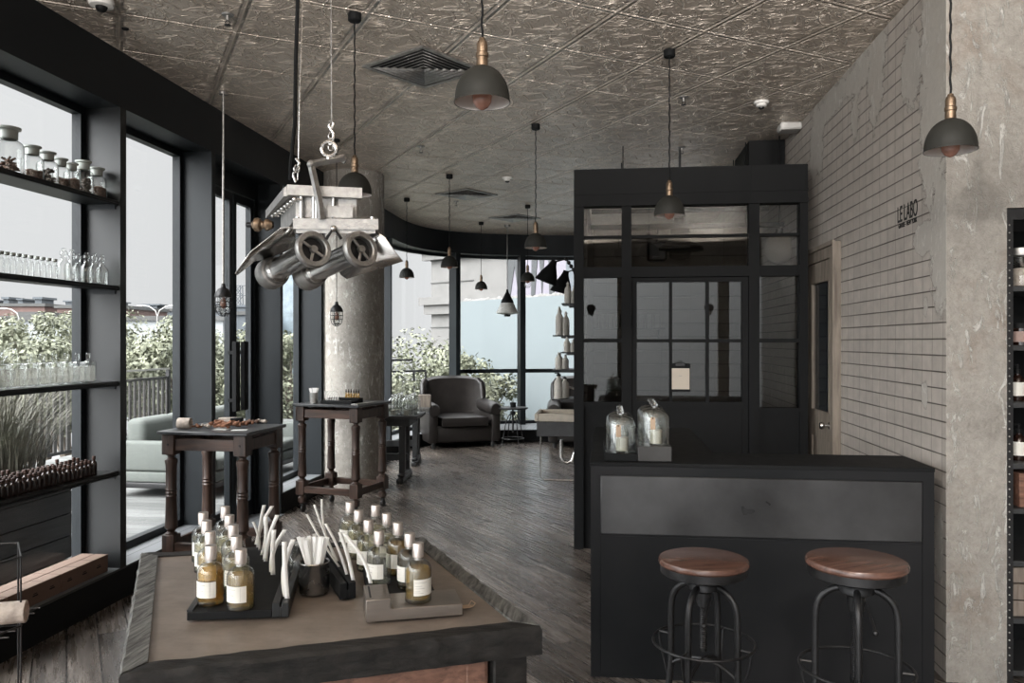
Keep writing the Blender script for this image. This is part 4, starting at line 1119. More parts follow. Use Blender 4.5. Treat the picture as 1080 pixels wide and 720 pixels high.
# metal cup of blotters, clear bottle behind
p = onZ(331.5, 624, TZ)
t = thing('metal_cup', 'dark dented metal cup packed with white blotters on the front table', 'cup', (p.x, p.y, TZ))
bm = BM(); lathe(bm, [(0, .001), (.033, .001), (.034, .003), (.0345, .068), (.0355, .070), (.0345, .072), (.032, .070), (.032, .006), (0, .006)], 40); obj('body', bm, simple('dark pewter', (.19, .185, .18), .26, .9, .5, 12, .4, 18), t)
random.seed(11)
k = 0
for i in range(26):
    a = (i / 25 - .5) * 1.0; y_ = random.uniform(-.018, .018)
    bm = BM(); m = Matrix.Translation((a * .035, y_, .07)) @ Matrix.Rotation(a * .55 - .05, 4, 'Y') @ Matrix.Rotation(random.uniform(-.5, .5), 4, 'Z')
    box(bm, -.0042, .0042, -.0004, .0004, -.06, .058 + random.uniform(-.004, .004), mtx=m)
    o = obj('paper_blotter', bm, 'paper', loc=(p.x, p.y, TZ)); o.rotation_euler = (0, 0, YAW)
    tag(o, 'white paper blotter in the bunch standing in the dark metal cup', 'blotter', 'blotters in the metal cup')
p = onZ(314, 614, TZ)
t = thing('stoppered_bottle', 'clear round glass bottle with glass stopper behind the metal cup', 'bottle', (p.x, p.y, TZ))
bm = BM(); lathe(bm, [(0, .0), (.024, .0), (.026, .003), (.026, .055), (.022, .066), (.011, .073), (.010, .084), (.013, .086), (.013, .089), (0, .089)], 28); obj('body', bm, 'glass', t)
bm = BM(); lathe(bm, [(0, .002), (.023, .002), (.0245, .03), (0, .03)], 24); obj('water', bm, liquid('clear perfume', (.88, .88, .84)), t)
bm = BM(); lathe(bm, [(.007, .0895), (.008, .094), (.012, .098), (.012, .104), (.006, .108), (0, .108)], 20); obj('stopper', bm, 'glass_big', t)
p = onZ(492, 640, TZ)
t = thing('kraft_tag', 'small torn kraft paper tag beside the gunmetal holder', 'paper tag', (p.x, p.y, TZ + .0005), .5)
bm = BM(); prism(bm, [(-.02, -.006), (.004, -.009), (.015, -.003), (.017, .003), (.006, .010), (-.02, .008)], 0, .0012); obj('card', bm, 'kraft', t)
bm = BM(); tube(bm, [(.006, .003, .002), (.014, .008, .010), (.022, .004, .004), (.016, -.002, .002)], .0009, 6); obj('string', bm, 'kraft', t)
# ================================================================== TURNED-LEG TABLES
def turned_table(A, B, C, H, label, shelf=True):
    """A front-left, B front-right, C back-right (plan, at the top)"""
    ax = Vector((B.x - A.x, B.y - A.y)); W = ax.length; ang = math.atan2(ax.y, ax.x)
    D = loc_in(A, ang, C)[1]
    t = thing('turned_leg_table', label, 'table', (A.x, A.y, 0), ang)
    bm = BM(); box(bm, 0, W, 0, D, H - .022, H, .004); obj('tabletop', bm, 'slate', t)
    i = .022; lw = .088
    for (x, y) in ((i, i), (W - i - lw, i), (i, D - i - lw), (W - i - lw, D - i - lw)):
        cx_, cy_ = x + lw / 2, y + lw / 2; h0 = lw / 2
        bm = BM(); box(bm, x, x + lw, y, y + lw, H - .16, H - .023, .004)
        r = lw / 2 * .95
        z1, z0 = H - .16, .30
        prof = [(r * .95, z1), (r * .55, z1 - .012), (r * .55, z1 - .022), (r * .95, z1 - .035), (r * 1.0, z1 - .05), (r * .86, z1 - .08)]
        Lm = z1 - z0
        prof += [(r * .82, z1 - Lm * .42), (r * .92, z1 - Lm * .44), (r * .80, z1 - Lm * .46), (r * .92, z1 - Lm * .48), (r * .80, z1 - Lm * .50), (r * .92, z1 - Lm * .52), (r * .82, z1 - Lm * .54)]
        prof += [(r * .95, z0 + .07), (r * 1.0, z0 + .045), (r * .7, z0 + .03), (r * .55, z0 + .02), (r * .95, z0 + .008), (r * .95, z0)]
        lathe(bm, prof, 24, (cx_, cy_, 0))
        box(bm, x, x + lw, y, y + lw, .17, .30, .004)
        lathe(bm, [(r * .8, .17), (r * .5, .155), (r * .9, .14), (r * .9, .10), (r * .5, .085), (0, .085)], 20, (cx_, cy_, 0))
        lg = obj('leg', bm, 'dark_oak', t)
        bm = BM(); box(bm, cx_ - .012, cx_ + .012, cy_ - .006, cy_ + .02, .045, .085); m = Matrix.Translation((cx_, cy_ + .012, .034)) @ Matrix.Rotation(PI / 2, 4, 'Y')
        lathe(bm, [(0, -.012), (.03, -.012), (.034, -.006), (.034, .006), (.03, .012), (0, .012)], 20, mtx=m); obj('caster', bm, 'iron', lg)
        bm = BM()
        for (dx, dy) in (((.0 - .001), h0 + 0), (h0 + 0, -.001)):
            lathe(bm, [(0, 0), (.007, 0), (.006, .003), (0, .004)], 10, mtx=Matrix.Translation((x + dx + (0 if dx > 0 else 0), y + (h0 if dx <= 0 else -.0), H - .09)) @ Matrix.Rotation(PI / 2 if dx > 0 else -PI / 2, 4, 'X' if dx > 0 else 'Y'))
        obj('peg', bm, 'iron', lg)
    e = i + lw
    for (x0, x1, y0, y1, nm) in ((e, W - e, i + .012, i + .04, 0), (e, W - e, D - i - .04, D - i - .012, 0), (i + .012, i + .04, e, D - e, 1), (W - i - .04, W - i - .012, e, D - e, 1)):
        bm = BM(); box(bm, x0, x1, y0, y1, H - .13, H - .05, .003); obj('apron', bm, 'oak_rail' if nm == 0 else 'dark_oak', t)
        bm = BM(); box(bm, x0, x1, y0 - .006, y1 + .006, .19, .25, .004); obj('stretcher', bm, 'oak_rail' if nm == 0 else 'dark_oak', t)
    return t, W, D, ang
A1, B1, C1 = onZ(165, 454.6, 1.0), onZ(260.5, 456.6, 1.0), onZ(299, 447, 1.0)
T1, W1_, D1_, an1 = turned_table(A1, B1, C1, 1.0, 'dark turned-leg table with dried botanicals on its slate top, by the terrace door')
A2, B2, C2 = onZ(308, 425.6, 1.02), onZ(378, 427.8, 1.02), onZ(396, 422.2, 1.02)
T2, W2_, D2_, an2 = turned_table(A2, B2, C2, 1.02, 'smaller turned-leg table on casters in front of the round column')
def on_table(A, ang, x, y): return Vector((A.x + x * math.cos(ang) - y * math.sin(ang), A.y + x * math.sin(ang) + y * math.cos(ang)))
# botanicals on table 1
def lump(name, u, v, z, r, sc, mat, label, cat, seed, lumps=10, group=None, shape='lump'):
    p = onZ(u, v, z); random.seed(seed)
    bm = BM()
    if shape == 'curl':
        for i in range(lumps):
            x, y, zz = random.uniform(-1, 1) * r * sc[0], random.uniform(-1, 1) * r * sc[1], random.uniform(0, 1) * r * sc[2]
            a = random.uniform(0, 6.28); R_ = r * random.uniform(.25, .45)
            P = [(x + math.cos(a + q * .9) * R_ * (1 - q * .12), y + math.sin(a + q * .9) * R_ * (1 - q * .12), max(.008, zz * .7 + .010 + q * .004)) for q in range(6)]
            tube(bm, P, .006, 6, radii=[.004, .009, .011, .010, .008, .003])
    else:
        for i in range(lumps):
            q = r * random.uniform(.3, .5)
            ball(bm, (random.uniform(-1, 1) * r * sc[0], random.uniform(-1, 1) * r * sc[1], q * .8 + random.uniform(0, r * sc[2])), q, 10, 8, (1, random.uniform(.7, 1), .8))
        for v_ in bm.verts: v_.co += v_.co.normalized() * .006 * noise.noise(v_.co * 60)
    o = obj(name, bm, mat, loc=(p.x, p.y, z)); tag(o, label, cat, group)
    return o
Z1 = 1.001
p = onZ(195, 452, Z1)
bm = BM(); lathe(bm, [(0, -.045), (.036, -.045), (.038, -.035), (.036, .04), (.02, .045), (.01, .03), (0, .03)], 24, mtx=Matrix.Translation((0, 0, .038)) @ Matrix.Rotation(PI / 2, 4, 'Y') @ Matrix.Rotation(.4, 4, 'X'))
o = obj('root_block', bm, 'stone_pale', loc=(p.x, p.y, Z1), rotz=.5); tag(o, 'pale cylindrical dried root lying at the left end of the botanicals', 'root')
lump('dried_seed_pods', 208, 451.5, Z1, .028, (1.0, .8, .4), 'dried_red', 'small heap of brownish seed pods right of the pale root', 'seed pods', 1, 9)
lump('dried_petals', 217, 451, Z1, .03, (1.2, .9, .4), 'stone_pale', 'pale petals and shells between the two brown heaps', 'petals', 2, 9)
lump('dried_bark_curls', 238, 452, Z1, .075, (1.1, .6, .5), 'dried_red', 'large russet heap of curled bark in the middle of the slate top', 'bark curls', 3, 24, shape='curl')
lump('dried_leaves', 260, 450, Z1, .036, (1, .6, .5), 'dried_red', 'russet curled leaves right of the black card box', 'leaves', 4, 12, shape='curl')
lump('dried_pods', 268, 448, Z1, .035, (1, .8, .4), 'dried', 'dark dried pods on the right part of the slate top', 'pods', 5, 8)
lump('cotton_bolls', 276, 446.5, Z1, .036, (1.1, .8, .3), 'stone_pale', 'pale round bolls at the right end of the botanicals', 'bolls', 6, 5)
p = onZ(245, 449, Z1); bm = BM(); box(bm, -.04, .04, -.03, .03, 0, .05, .003); o = obj('black_box', bm, 'black', loc=(p.x, p.y + .07, Z1), rotz=.2); tag(o, 'small black box behind the russet bark heap', 'box')
p = onZ(233, 449, Z1); bm = BM(); prism(bm, [(-.06, -.02), (.05, -.03), (.06, .02), (-.04, .03)], 0, .05); o = obj('cream_slab', bm, 'stone_pale', loc=(p.x, p.y + .1, Z1), rotz=.2); tag(o, 'cream slab lying behind the russet bark heap', 'slab')
for i, (x, y) in enumerate(((.38, .16), (.52, .14))):
    q = on_table(A1, an1, x, y); bm = BM(); box(bm, -.05, .05, -.035, .035, 0, .002); o = obj('paper_card', bm, 'paper', loc=(q.x, q.y, Z1), rotz=an1 + .3 * i); tag(o, ['white paper card in front of the bark heap', 'white paper card under the russet leaves at right'][i], 'card')
# items on table 2
Z2 = 1.021
q = on_table(A2, an2, .17, .10)
t = thing('paper_cup', 'grey cup stuffed with white blotters on the small turned-leg table', 'cup', (q.x, q.y, Z2))
bm = BM(); lathe(bm, [(0, 0), (.036, 0), (.038, .10), (.035, .10), (.034, .01), (0, .01)], 24); obj('body', bm, 'alu', t)
random.seed(5); bm = BM()
for i in range(16):
    a = random.uniform(-.5, .5); m = Matrix.Translation((a * .04, random.uniform(-.02, .02), .08)) @ Matrix.Rotation(a * .6, 4, 'Y'); box(bm, -.006, .006, -.0005, .0005, -.05, .065, mtx=m)
obj('blotter_bunch', bm, 'paper', t)
q = on_table(A2, an2, .22, .10)
t = thing('sample_rack', 'black rack of small dropper bottles and blotters on the small table', 'rack', (q.x, q.y, Z2), an2)
bm = BM(); box(bm, .02, .36, 0, .20, 0, .03, .003); box(bm, .02, .36, .12, .20, .0301, .05, .003); obj('base', bm, 'black', t)
for i in range(9):
    bm = BM(); tube(bm, [(.05 + i * .017, .05, .03), (.042 + i * .017, .05, .08), (.03 + i * .015, .05, .115)], .0035, 5); o = obj('blotter', bm, 'paper', t)
mw = Matrix.Translation((q.x, q.y, Z2)) @ Matrix.Rotation(an2, 4, 'Z')
pr = None
for i in range(6):
    w_ = mw @ Vector((.20 + i * .027, .16, .0505))
    b_ = thing('dropper_bottle', 'tiny dropper bottle with black cap in the row on the black rack', 'bottle', tuple(w_), 0, 'dropper bottles on the small table')
    bm = BM(); lathe(bm, [(0, 0), (.010, 0), (.010, .035), (.005, .042), (.005, .048), (0, .048)], 14); obj('glass_body', bm, liquid('golden perfume', (.82, .62, .26)), b_)
    bm = BM(); lathe(bm, [(0, .048), (.007, .048), (.007, .062), (.004, .066), (.004, .078), (0, .08)], 12); obj('dropper_cap', bm, 'black', b_)
q = on_table(A2, an2, .63, .24); bm = BM(); box(bm, -.035, .035, -.17, .17, 0, .008, .001); o = obj('metal_ruler_bar', bm, 'alu', loc=(q.x, q.y, Z2), rotz=an2 - .05); tag(o, 'flat bright metal bar along the right edge of the small table', 'bar')
# ================================================================== TRESTLE TABLES BY THE COLUMN
def trestle(u_r, v_f, zt, W, D, ang, label, top, uL=None):
    p = onZ(u_r, v_f, zt)           # front-right corner
    t = thing('trestle_table', label, 'table', (p.x, p.y, 0), ang)
    bm = BM(); box(bm, -W, 0, 0, D, zt - .035, zt, .004)
    obj('tabletop', bm, top, t)
    bm = BM(); box(bm, -W + .1, -.1, .08, D - .08, zt - .12, zt - .036, .003); obj('apron', bm, 'black_wood', t)
    for s in (-.20, -W + .20):
        bm = BM(); box(bm, s - .035, s + .035, .14, .21, .10, zt - .036, .004); box(bm, s - .035, s + .035, D - .21, D - .14, .10, zt - .036, .004); obj('post', bm, 'black_wood', t)
        bm = BM(); box(bm, s - .04, s + .04, .0, D, .0, .06, .012); box(bm, s - .04, s + .04, .08, D - .08, .06, .10, .012); obj('foot', bm, 'black_wood', t)
    bm = BM(); box(bm, -W + .16, -.16, D / 2 - .02, D / 2 + .02, .22, .30, .003); obj('stretcher', bm, 'black_wood', t)
    return t, p
TA, pA = trestle(440, 439, .76, .80, .62, math.radians(4), 'black trestle table with glass cloches, half behind the round column', 'black_wood')
TB, pB = trestle(453, 430.5, .745, .85, .62, math.radians(8), 'farther trestle table with pale-edged top beside the leather armchair', 'charred')
# cloche maker
def make_cloche(label, R, H, candle=True, tagc=False, group=None):
    t = thing('glass_cloche', label, 'cloche', (0, 0, 0), 0, group)
    hb = H * .62
    prof = [(R, 0), (R, hb)] + [(R * math.cos(a), hb + (H * .86 - hb) * math.sin(a)) for a in [PI / 2 * i / 8 for i in range(1, 9)]]
    prof[-1] = (.0, H * .86)
    bm = BM(); lathe(bm, [(R * 1.05, .0), (R * 1.05, .004)] + prof, 40); obj('dome', bm, 'cloche', t)
    bm = BM(); lathe(bm, [(.006, H * .855), (.006, H * .88), (.013, H * .90), (.018, H * .94), (.015, H * .98), (.006, H * .995), (0, H)], 20); obj('knob', bm, 'glass_big', t)
    return t
def candle_thing(label, R, H, group=None):
    t = thing('jar_candle', label, 'candle', (0, 0, 0), 0, group)
    bm = BM(); lathe(bm, [(0, 0), (R, 0), (R * 1.05, H), (R * 1.0, H), (R * .96, .006), (0, .006)], 24); obj('tumbler', bm, 'glass', t)
    bm = BM(); lathe(bm, [(0, .007), (R * .93, .007), (R * .97, H * .75), (0, H * .75)], 24); obj('wax', bm, 'wax', t)
    bm = BM(); cyl(bm, (0, 0, H * .75), (0, 0, H * .9), .0012, 6); obj('wick', bm, 'black', t)
    return t
zA = .761
random.seed(2)
pc = [make_cloche('glass cloche over a candle among those on the black trestle table', .062, .24, group='cloches on the trestle table'), False]
pd = [candle_thing('candle under one of the cloches on the trestle table', .032, .08, 'candles under the trestle table cloches'), False]
for r_ in range(2):
    for c_ in range(5):
        q = onZ(407 + r_ * 13 + c_ * 3.4, 438.0 - c_ * 1.5, zA); 
        q = Vector((pA.x - .30 + r_ * .16, pA.y + .07 + c_ * .135))
        if c_ > 3: continue
        first_or_dup(pc, (q.x, q.y, zA)); first_or_dup(pd, (q.x, q.y, zA))
q = Vector((pB.x - .12, pB.y + .2)); bm = BM(); box(bm, -.07, .07, -.06, .06, 0, .16, .003); box(bm, .071, .09, -.06, .06, 0, .155, .002); o = obj('wooden_box', bm, 'door_wood', loc=(q.x, q.y, .746), rotz=.1); tag(o, 'upright pale wooden box on the farther trestle table', 'box')
# ================================================================== CLOCHES ON THE COUNTER
zc = CZ
tp = onZ(638, 486, zc)
t = thing('cloche_tray', 'dark stepped metal tray under the glass cloches on the counter', 'tray', (tp.x, tp.y, zc + .001), math.radians(1.2))
wt = onZ(708, 486, zc).x - tp.x; wl = wt * .49
bm = BM(); box(bm, 0, wl, 0, .52, 0, .034, .002); obj('low_step', bm, 'black', t)
bm = BM(); box(bm, wl + .001, wt, 0, .52, 0, .072, .002); obj('high_step', bm, simple('grey waxed block', (.035, .034, .033), .45, .2, .3, 6), t)
for side, (u0, z_, lbls) in enumerate(((655, zc + .036, ['front', 'middle', 'rear']), (688, zc + .074, ['front', 'middle', 'rear']))):
    for i in range(3):
        x = tp.x + wt * (.24 if side == 0 else .755) ; y = tp.y + .078 + i * .150
        x += y * 0
        nm = ['left', 'right'][side]
        c_ = make_cloche('%s glass cloche of the %s row on the counter%s' % (lbls[i], nm, ', kraft tag hanging from its knob' if i == 0 else ''), .071, .205)
        c_.location = (x, y, z_)
        k_ = candle_thing('cream candle in a glass tumbler under the %s cloche of the %s counter row' % (lbls[i], nm), .034, .095)
        k_.location = (x + .006, y, z_)
        if i == 0:
            bm = BM(); prism(bm, [(-.012, -.05), (.012, -.05), (.012, .004), (.006, .010), (-.006, .010), (-.012, .004)], -.0006, .0006, Matrix.Translation((-.012, -.0755, .13)) @ Matrix.Rotation(PI / 2, 4, 'X'))
            o = obj('gift_tag', bm, 'kraft', c_, label='brown kraft tag on a string')
            bm = BM(); tube(bm, [(-.012, -.075, .138), (-.010, -.069, .150), (-.004, -.035, .178), (0, -.008, .183)], .0009, 5); lathe(bm, [(0, 0), (.004, 0), (.004, .001), (0, .001)], 10, mtx=Matrix.Translation((-.012, -.0765, .134)) @ Matrix.Rotation(PI / 2, 4, 'X')); obj('tag_string', bm, 'black', c_)
# ================================================================== WINDOW SHELVES (left bay)
YS0, YS1 = FY[4] + .035, FY[5] - .035
XS = -3.00
def wshelf(v_at, label):
    z = onX(122, v_at, XS).z
    t = thing('window_shelf', label, 'shelf', (XS, (YS0 + YS1) / 2, z))
    h = (YS1 - YS0) / 2
    bm = BM(); box(bm, -.245, 0, -h, h, -.018, 0, .002); obj('board', bm, 'steel_in', t)
    bm = BM(); box(bm, -.012, .004, -h, h, -.03, -.0185, .001); obj('front_lip', bm, 'steel', t)
    for s in (-1, 1):
        bm = BM(); box(bm, -.23, -.02, s * h - (.004 if s > 0 else 0), s * h + (0 if s > 0 else .004), -.05, -.0185); obj('end_bracket', bm, 'steel', t)
    return z
S1 = wshelf(211, 'top steel window shelf carrying the apothecary jars')
S2 = wshelf(301, 'second steel window shelf with rows of small clear bottles')
S3 = wshelf(402, 'third steel window shelf with the square clear bottles')
S4 = wshelf(497, 'lowest steel window shelf crowded with amber bottles')
def jar(label, u, v, x, z, R, H, fill, fillh, ground=False):
    y = onX(u, v, x).y
    t = thing('apothecary_jar', label, 'jar', (x, y, z + .001))
    hs = H * .68
    bm = BM(); lathe(bm, [(0, 0), (R - .004, 0), (R, .005), (R, hs * .88), (R * .93, hs * .97), (R * .72, hs * 1.05), (R * .55, hs * 1.09), (R * .55, hs * 1.13)], 36); obj('glass_body', bm, 'glass', t)
    bm = BM(); lathe(bm, [(R * .56, hs * 1.10), (R * .60, hs * 1.12), (R * .62, H * .93), (R * .80, H * .955), (R * .82, H), (R * .6, H), (0, H * .985)], 36); obj('ground_stopper', bm, simple_cache('frosted stopper glass', (.42, .45, .42), .35), t)
    random.seed(int(u * 10)); bm = BM(); rr = R * .86
    if fill == 'sticks':
        for i in range(34):
            a, b = random.uniform(0, 6.28), random.uniform(0, 6.28); q = rr * random.uniform(.3, .95)
            z0 = random.uniform(.01, fillh * .6); p0 = Vector((q * math.cos(a), q * math.sin(a), z0)); p1 = Vector((-p0.x * random.uniform(.2, .9), p0.y * random.uniform(-.9, .9), min(fillh * 1.15, z0 + random.uniform(.0, .05))))
            cyl(bm, p0, p1, .0055, 6)
        mt = 'dried'
    elif fill == 'pods':
        for i in range(52):
            a = random.uniform(0, 6.28); q = (rr - .012) * math.sqrt(random.random()); ball(bm, (q * math.cos(a), q * math.sin(a), random.uniform(.012, fillh)), .011, 7, 5, (1, .8, .8))
        mt = 'dried_dk'
    else:
        lathe(bm, [(0, .006), (R * .93, .006), (R * .94, fillh * .95), (R * .6, fillh * 1.06), (R * .3, fillh * .98), (0, fillh)], 30)
        for v_ in bm.verts: v_.co.z += .006 * noise.noise(v_.co * 50)
        mt = 'dried'
    c = obj('dried_contents', bm, mt, t); c['kind'] = 'stuff'
    return t
_sc = {}
def simple_cache(nm, col, r):
    if nm not in _sc: _sc[nm] = simple(nm, col, r, 0, .06)
    return _sc[nm]
xj = -3.10
jar('largest apothecary jar with dried bark sticks, leftmost on the top shelf', 9, 160, xj, S1, .072, .245, 'sticks', .095)
jar('apothecary jar of brown shavings right of the largest jar on the top shelf', 34, 170, xj, S1, .056, .19, 'powder', .055)
jar('apothecary jar with dark round pods, third from the left on the top shelf', 50, 175, xj, S1, .056, .185, 'pods', .085)
jar('low apothecary jar of pale brown powder, fourth from the left on the top shelf', 64.5, 180, xj, S1, .046, .175, 'powder', .06)
jar('narrow apothecary jar of brown grains, fifth from the left on the top shelf', 75.8, 182, xj, S1, .044, .168, 'powder', .075)
jar('apothecary jar with speckled pods, sixth from the left, tall stopper on the top shelf', 88, 185, xj, S1, .056, .205, 'pods', .10)
jar('rightmost apothecary jar beside the steel column on the top shelf', 102, 190, xj, S1, .056, .190, 'powder', .07)
# second shelf
bt = thing('small_slender_bottle', 'small clear slender bottle with glass stopper on the left of the second shelf', 'bottle', (0, 0, 0), 0, 'small slender bottles on the second window shelf')
bm = BM(); lathe(bm, [(0, 0), (.014, 0), (.0155, .003), (.0155, .078), (.009, .086), (.009, .098), (.012, .100)], 16); obj('glass_body', bm, 'glass', bt)
bm = BM(); lathe(bm, [(.008, .1005), (.013, .104), (.014, .118), (0, .119)], 14); obj('stopper', bm, simple_cache('frosted stopper glass', (.42, .45, .42), .35), bt)
st = [bt, False]
for i in range(10):
    y = onX(1 + i * 6.3, 300, -3.08).y; first_or_dup(st, (-3.08, y, S2 + .001))
rb = thing('stoppered_reagent_bottle', 'round clear reagent bottle with ground stopper at the right of the second shelf', 'bottle', (0, 0, 0), 0, 'reagent bottles on the second window shelf')
bm = BM(); lathe(bm, [(0, 0), (.036, 0), (.038, .004), (.038, .085), (.034, .100), (.018, .115), (.016, .128), (.020, .131), (.020, .134)], 26); obj('glass_body', bm, 'glass', rb)
bm = BM(); lathe(bm, [(.012, .1345), (.014, .142), (.020, .150), (.019, .168), (.010, .172), (.012, .185), (0, .187)], 16); obj('stopper', bm, 'glass', rb)
st = [rb, False]
for u, x in ((67, -3.07), (75.5, -3.07), (82.5, -3.15), (91.5, -3.07), (99.5, -3.07), (107.5, -3.07)):
    y = onX(u, 300, x).y; first_or_dup(st, (x, y, S2 + .001), scale=(1, 1, 1))
# third shelf: square clear bottles in a line
qb = thing('square_clear_bottle', 'tall square clear glass bottle with clear stopper on the third shelf', 'bottle', (0, 0, 0), 0, 'square clear bottles on the third window shelf')
bm = BM(); box(bm, -.034, .034, -.034, .034, 0, .128, .008, None, 2); lathe(bm, [(.012, .129), (.012, .142), (.016, .144)], 14); obj('glass_body', bm, 'glass', qb)
bm = BM(); box(bm, -.028, .028, -.028, .028, .008, .10, .004); obj('water', bm, liquid('cloudy water', (.90, .90, .88)), qb)
bm = BM(); lathe(bm, [(.010, .1445), (.014, .150), (.014, .172), (.010, .176), (0, .176)], 14); obj('stopper', bm, 'glass', qb)
st = [qb, False]
y = onX(93, 400, -3.08).y
while y > YS0 + .05:
    first_or_dup(st, (-3.08, y, S3 + .001)); y -= .098
# fourth shelf: amber bottles
ab = thing('amber_bottle', 'small amber glass bottle with dark cap in the crowd on the lowest shelf', 'bottle', (0, 0, 0), 0, 'amber bottles on the lowest window shelf')
bm = BM(); lathe(bm, [(0, 0), (.017, 0), (.0175, .003), (.0175, .055), (.015, .063), (.008, .070), (.008, .076), (0, .076)], 16); obj('glass_body', bm, 'amber', ab)
bm = BM(); lathe(bm, [(0, .0765), (.0095, .0765), (.0098, .078), (.0098, .092), (.008, .094), (0, .094)], 14); obj('cap', bm, simple('dark bronze cap', (.05, .028, .022), .35, .3, .2, 40), ab)
st = [ab, False]; random.seed(9)
for row, x in enumerate((-3.045, -3.087, -3.129, -3.171)):
    y = onX(99, 500, -3.045).y - row * .012
    while y > YS0 + .04:
        k_ = random.choice((1, 1, 1.0, 1.22, .9))
        first_or_dup(st, (x, y, S4 + .001), scale=(1, 1, k_)); y -= .0375 * random.choice((1, 1, 1.06))
# cartons on the ledge
random.seed(4)
yc = onX(108, 600, -3.06).y
ycur = yc
for i in range(3):
    L = .40 if i else .42
    for row in range(2):
        x0 = -3.055 - row * .088
        bm = BM(); box(bm, -.042, .042, -L / 2, L / 2, 0, .102, .002)
        o = None
        t = thing('carton', ['front', 'back'][row] + ' long brown carton, ' + ['beside the steel column', 'middle one', 'farthest left'][i] + ' in the row on the window ledge', 'carton', (x0 - .01, ycur - L / 2, .199), 0)
        obj('box', bm, 'card_brown', t)
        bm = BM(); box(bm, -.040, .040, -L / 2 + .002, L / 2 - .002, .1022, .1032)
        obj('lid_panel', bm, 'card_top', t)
        if row == 0:
            for k in range(3):
                bm = BM(); yy = -L / 2 + .07 + k * .13; box(bm, .0425, .0429, yy - .02, yy + .02, .045, .053); box(bm, .0425, .0429, yy - .014, yy + .014, .057, .062); obj('print', bm, 'black', t)
            bm = BM()
            for k in range(1, 3): yy = -L / 2 + k * L / 3; box(bm, -.0405, .0405, yy - .0012, yy + .0012, .1033, .1037)
            obj('seam', bm, 'black', t)
    ycur -= L + .004
# wire stand at the left edge, paper tube
p = onD(22, 587, 2.05)
t = thing('wire_stand', 'thin black wire stand cut by the left edge of the photo', 'stand', (p.x, p.y, 0), math.radians(20))
zt_ = p.z
bm = BM(); tube(bm, [(0, 0, .01), (0, 0, zt_)], .0024, 6); tube(bm, [(-.06, -.10, .01), (-.06, -.10, zt_ - .0)], .0024, 6); tube(bm, [(-.06, .16, .01), (-.06, .16, zt_)], .0024, 6); obj('leg', bm, 'iron', t)
bm = BM(); tube(bm, [(0, 0, zt_), (-.06, -.10, zt_), (-.30, -.10, zt_), (-.30, .16, zt_), (-.06, .16, zt_)], .0024, 6, closed=True); tube(bm, [(-.3, -.1, .01), (-.3, -.1, zt_)], .0024, 6); tube(bm, [(-.3, .16, .01), (-.3, .16, zt_)], .0024, 6); obj('top_frame', bm, 'iron', t)
zq = onD(8, 655, 2.0).z
bm = BM(); 
for k in range(6): tube(bm, [(-.30 , -.08 + k * .045, zq - .03), (-.0, -.08 + k * .045, zq - .03)], .002, 5)
tube(bm, [(0, 0, zq - .03), (-.06, -.10, zq - .03), (-.30, -.10, zq - .03), (-.30, .16, zq - .03), (-.06, .16, zq - .03)], .003, 6, closed=True); obj('wire_shelf', bm, 'iron', t)
mw = Matrix.Translation((p.x, p.y, 0)) @ Matrix.Rotation(math.radians(20), 4, 'Z')
q = mw @ Vector((-.10, .0, zq - .026 + .031))
bm = BM(); lathe(bm, [(0, -.11), (.028, -.11), (.028, .11), (.022, .112), (.021, .09), (0, .09)], 24, mtx=Matrix.Rotation(PI / 2, 4, 'Y'))
o = obj('paper_roll', bm, 'stone_pale', loc=tuple(q), rotz=YAW + .3); tag(o, 'rolled pale paper tube lying on the wire stand at the left edge', 'roll')
# ================================================================== TWIN ALUMINIUM SPOTLIGHT
dS = 2.35
S = dS / FPX
c = onD(350, 230, dS)
t = thing('twin_spotlight', 'large industrial aluminium twin-tube spotlight hanging from a hook', 'lamp', tuple(c), YAW)
# local frame: x right, y away from the camera, z up; 1px = S metres
def P3(u, v, y=0):
    k = (dS + y) / FPX; return Vector(((u - 540) * k - (350 - 540) * S, y, (360 - v) * k - (360 - 230) * S))
def bxp(bm, u0, u1, v0, v1, y0, y1, bev=.002, m=None): box(bm, (u0 - 350) * S, (u1 - 350) * S, y0, y1, (230 - v1) * S, (230 - v0) * S, bev, m)
Rb = Matrix.Rotation(math.radians(24), 4, 'Z')       # whole machine turned so its left flank shows
bm = BM()
# top tray: front edge (303,195)-(380,209), runs back to the left
def slab(pts, th_, bm):
    """pts: 4 points (u,v,y) top face; extruded down by th_"""
    a = [bm.verts.new(P3(*q)) for q in pts]; b = [bm.verts.new(P3(*q) - Vector((0, 0, th_))) for q in pts]
    bm.faces.new(a); bm.faces.new(b[::-1])
    for i in range(4): bm.faces.new((a[i], b[i], b[(i + 1) % 4], a[(i + 1) % 4]))
slab([(305, 196, 0), (380, 199, .0), (362, 208, .30), (282, 222, .30)], .020, bm)
slab([(303, 194.5, -.006), (382, 198, -.006), (380, 200, .03), (300, 197.5, .03)], .030, bm)
slab([(299, 198, .0), (307, 196, .0), (288, 219, .30), (280, 222, .30)], .026, bm)
obj('top_plate', bm, 'alu', t)
bm = BM(); slab([(312, 203, .02), (376, 206, .02), (360, 214, .26), (296, 226, .26)], .075, bm); obj('housing', bm, 'alu', t)
bm = BM()
for u in (318, 331, 334, 352): cyl(bm, P3(u, 205, .008), P3(u, 232, .008), .0065, 10)
obj('housing_rib', bm, 'chrome', t)
bm = BM()
for i in range(8):
    s_ = i / 7; p_ = P3(311 - 23 * s_, 210 + 17 * s_, .0 + .26 * s_); ball(bm, p_, .0085, 10, 8)
    cyl(bm, p_, p_ + Vector((.02, 0, -.002)), .004, 6)
obj('rivet_row', bm, 'chrome', t)
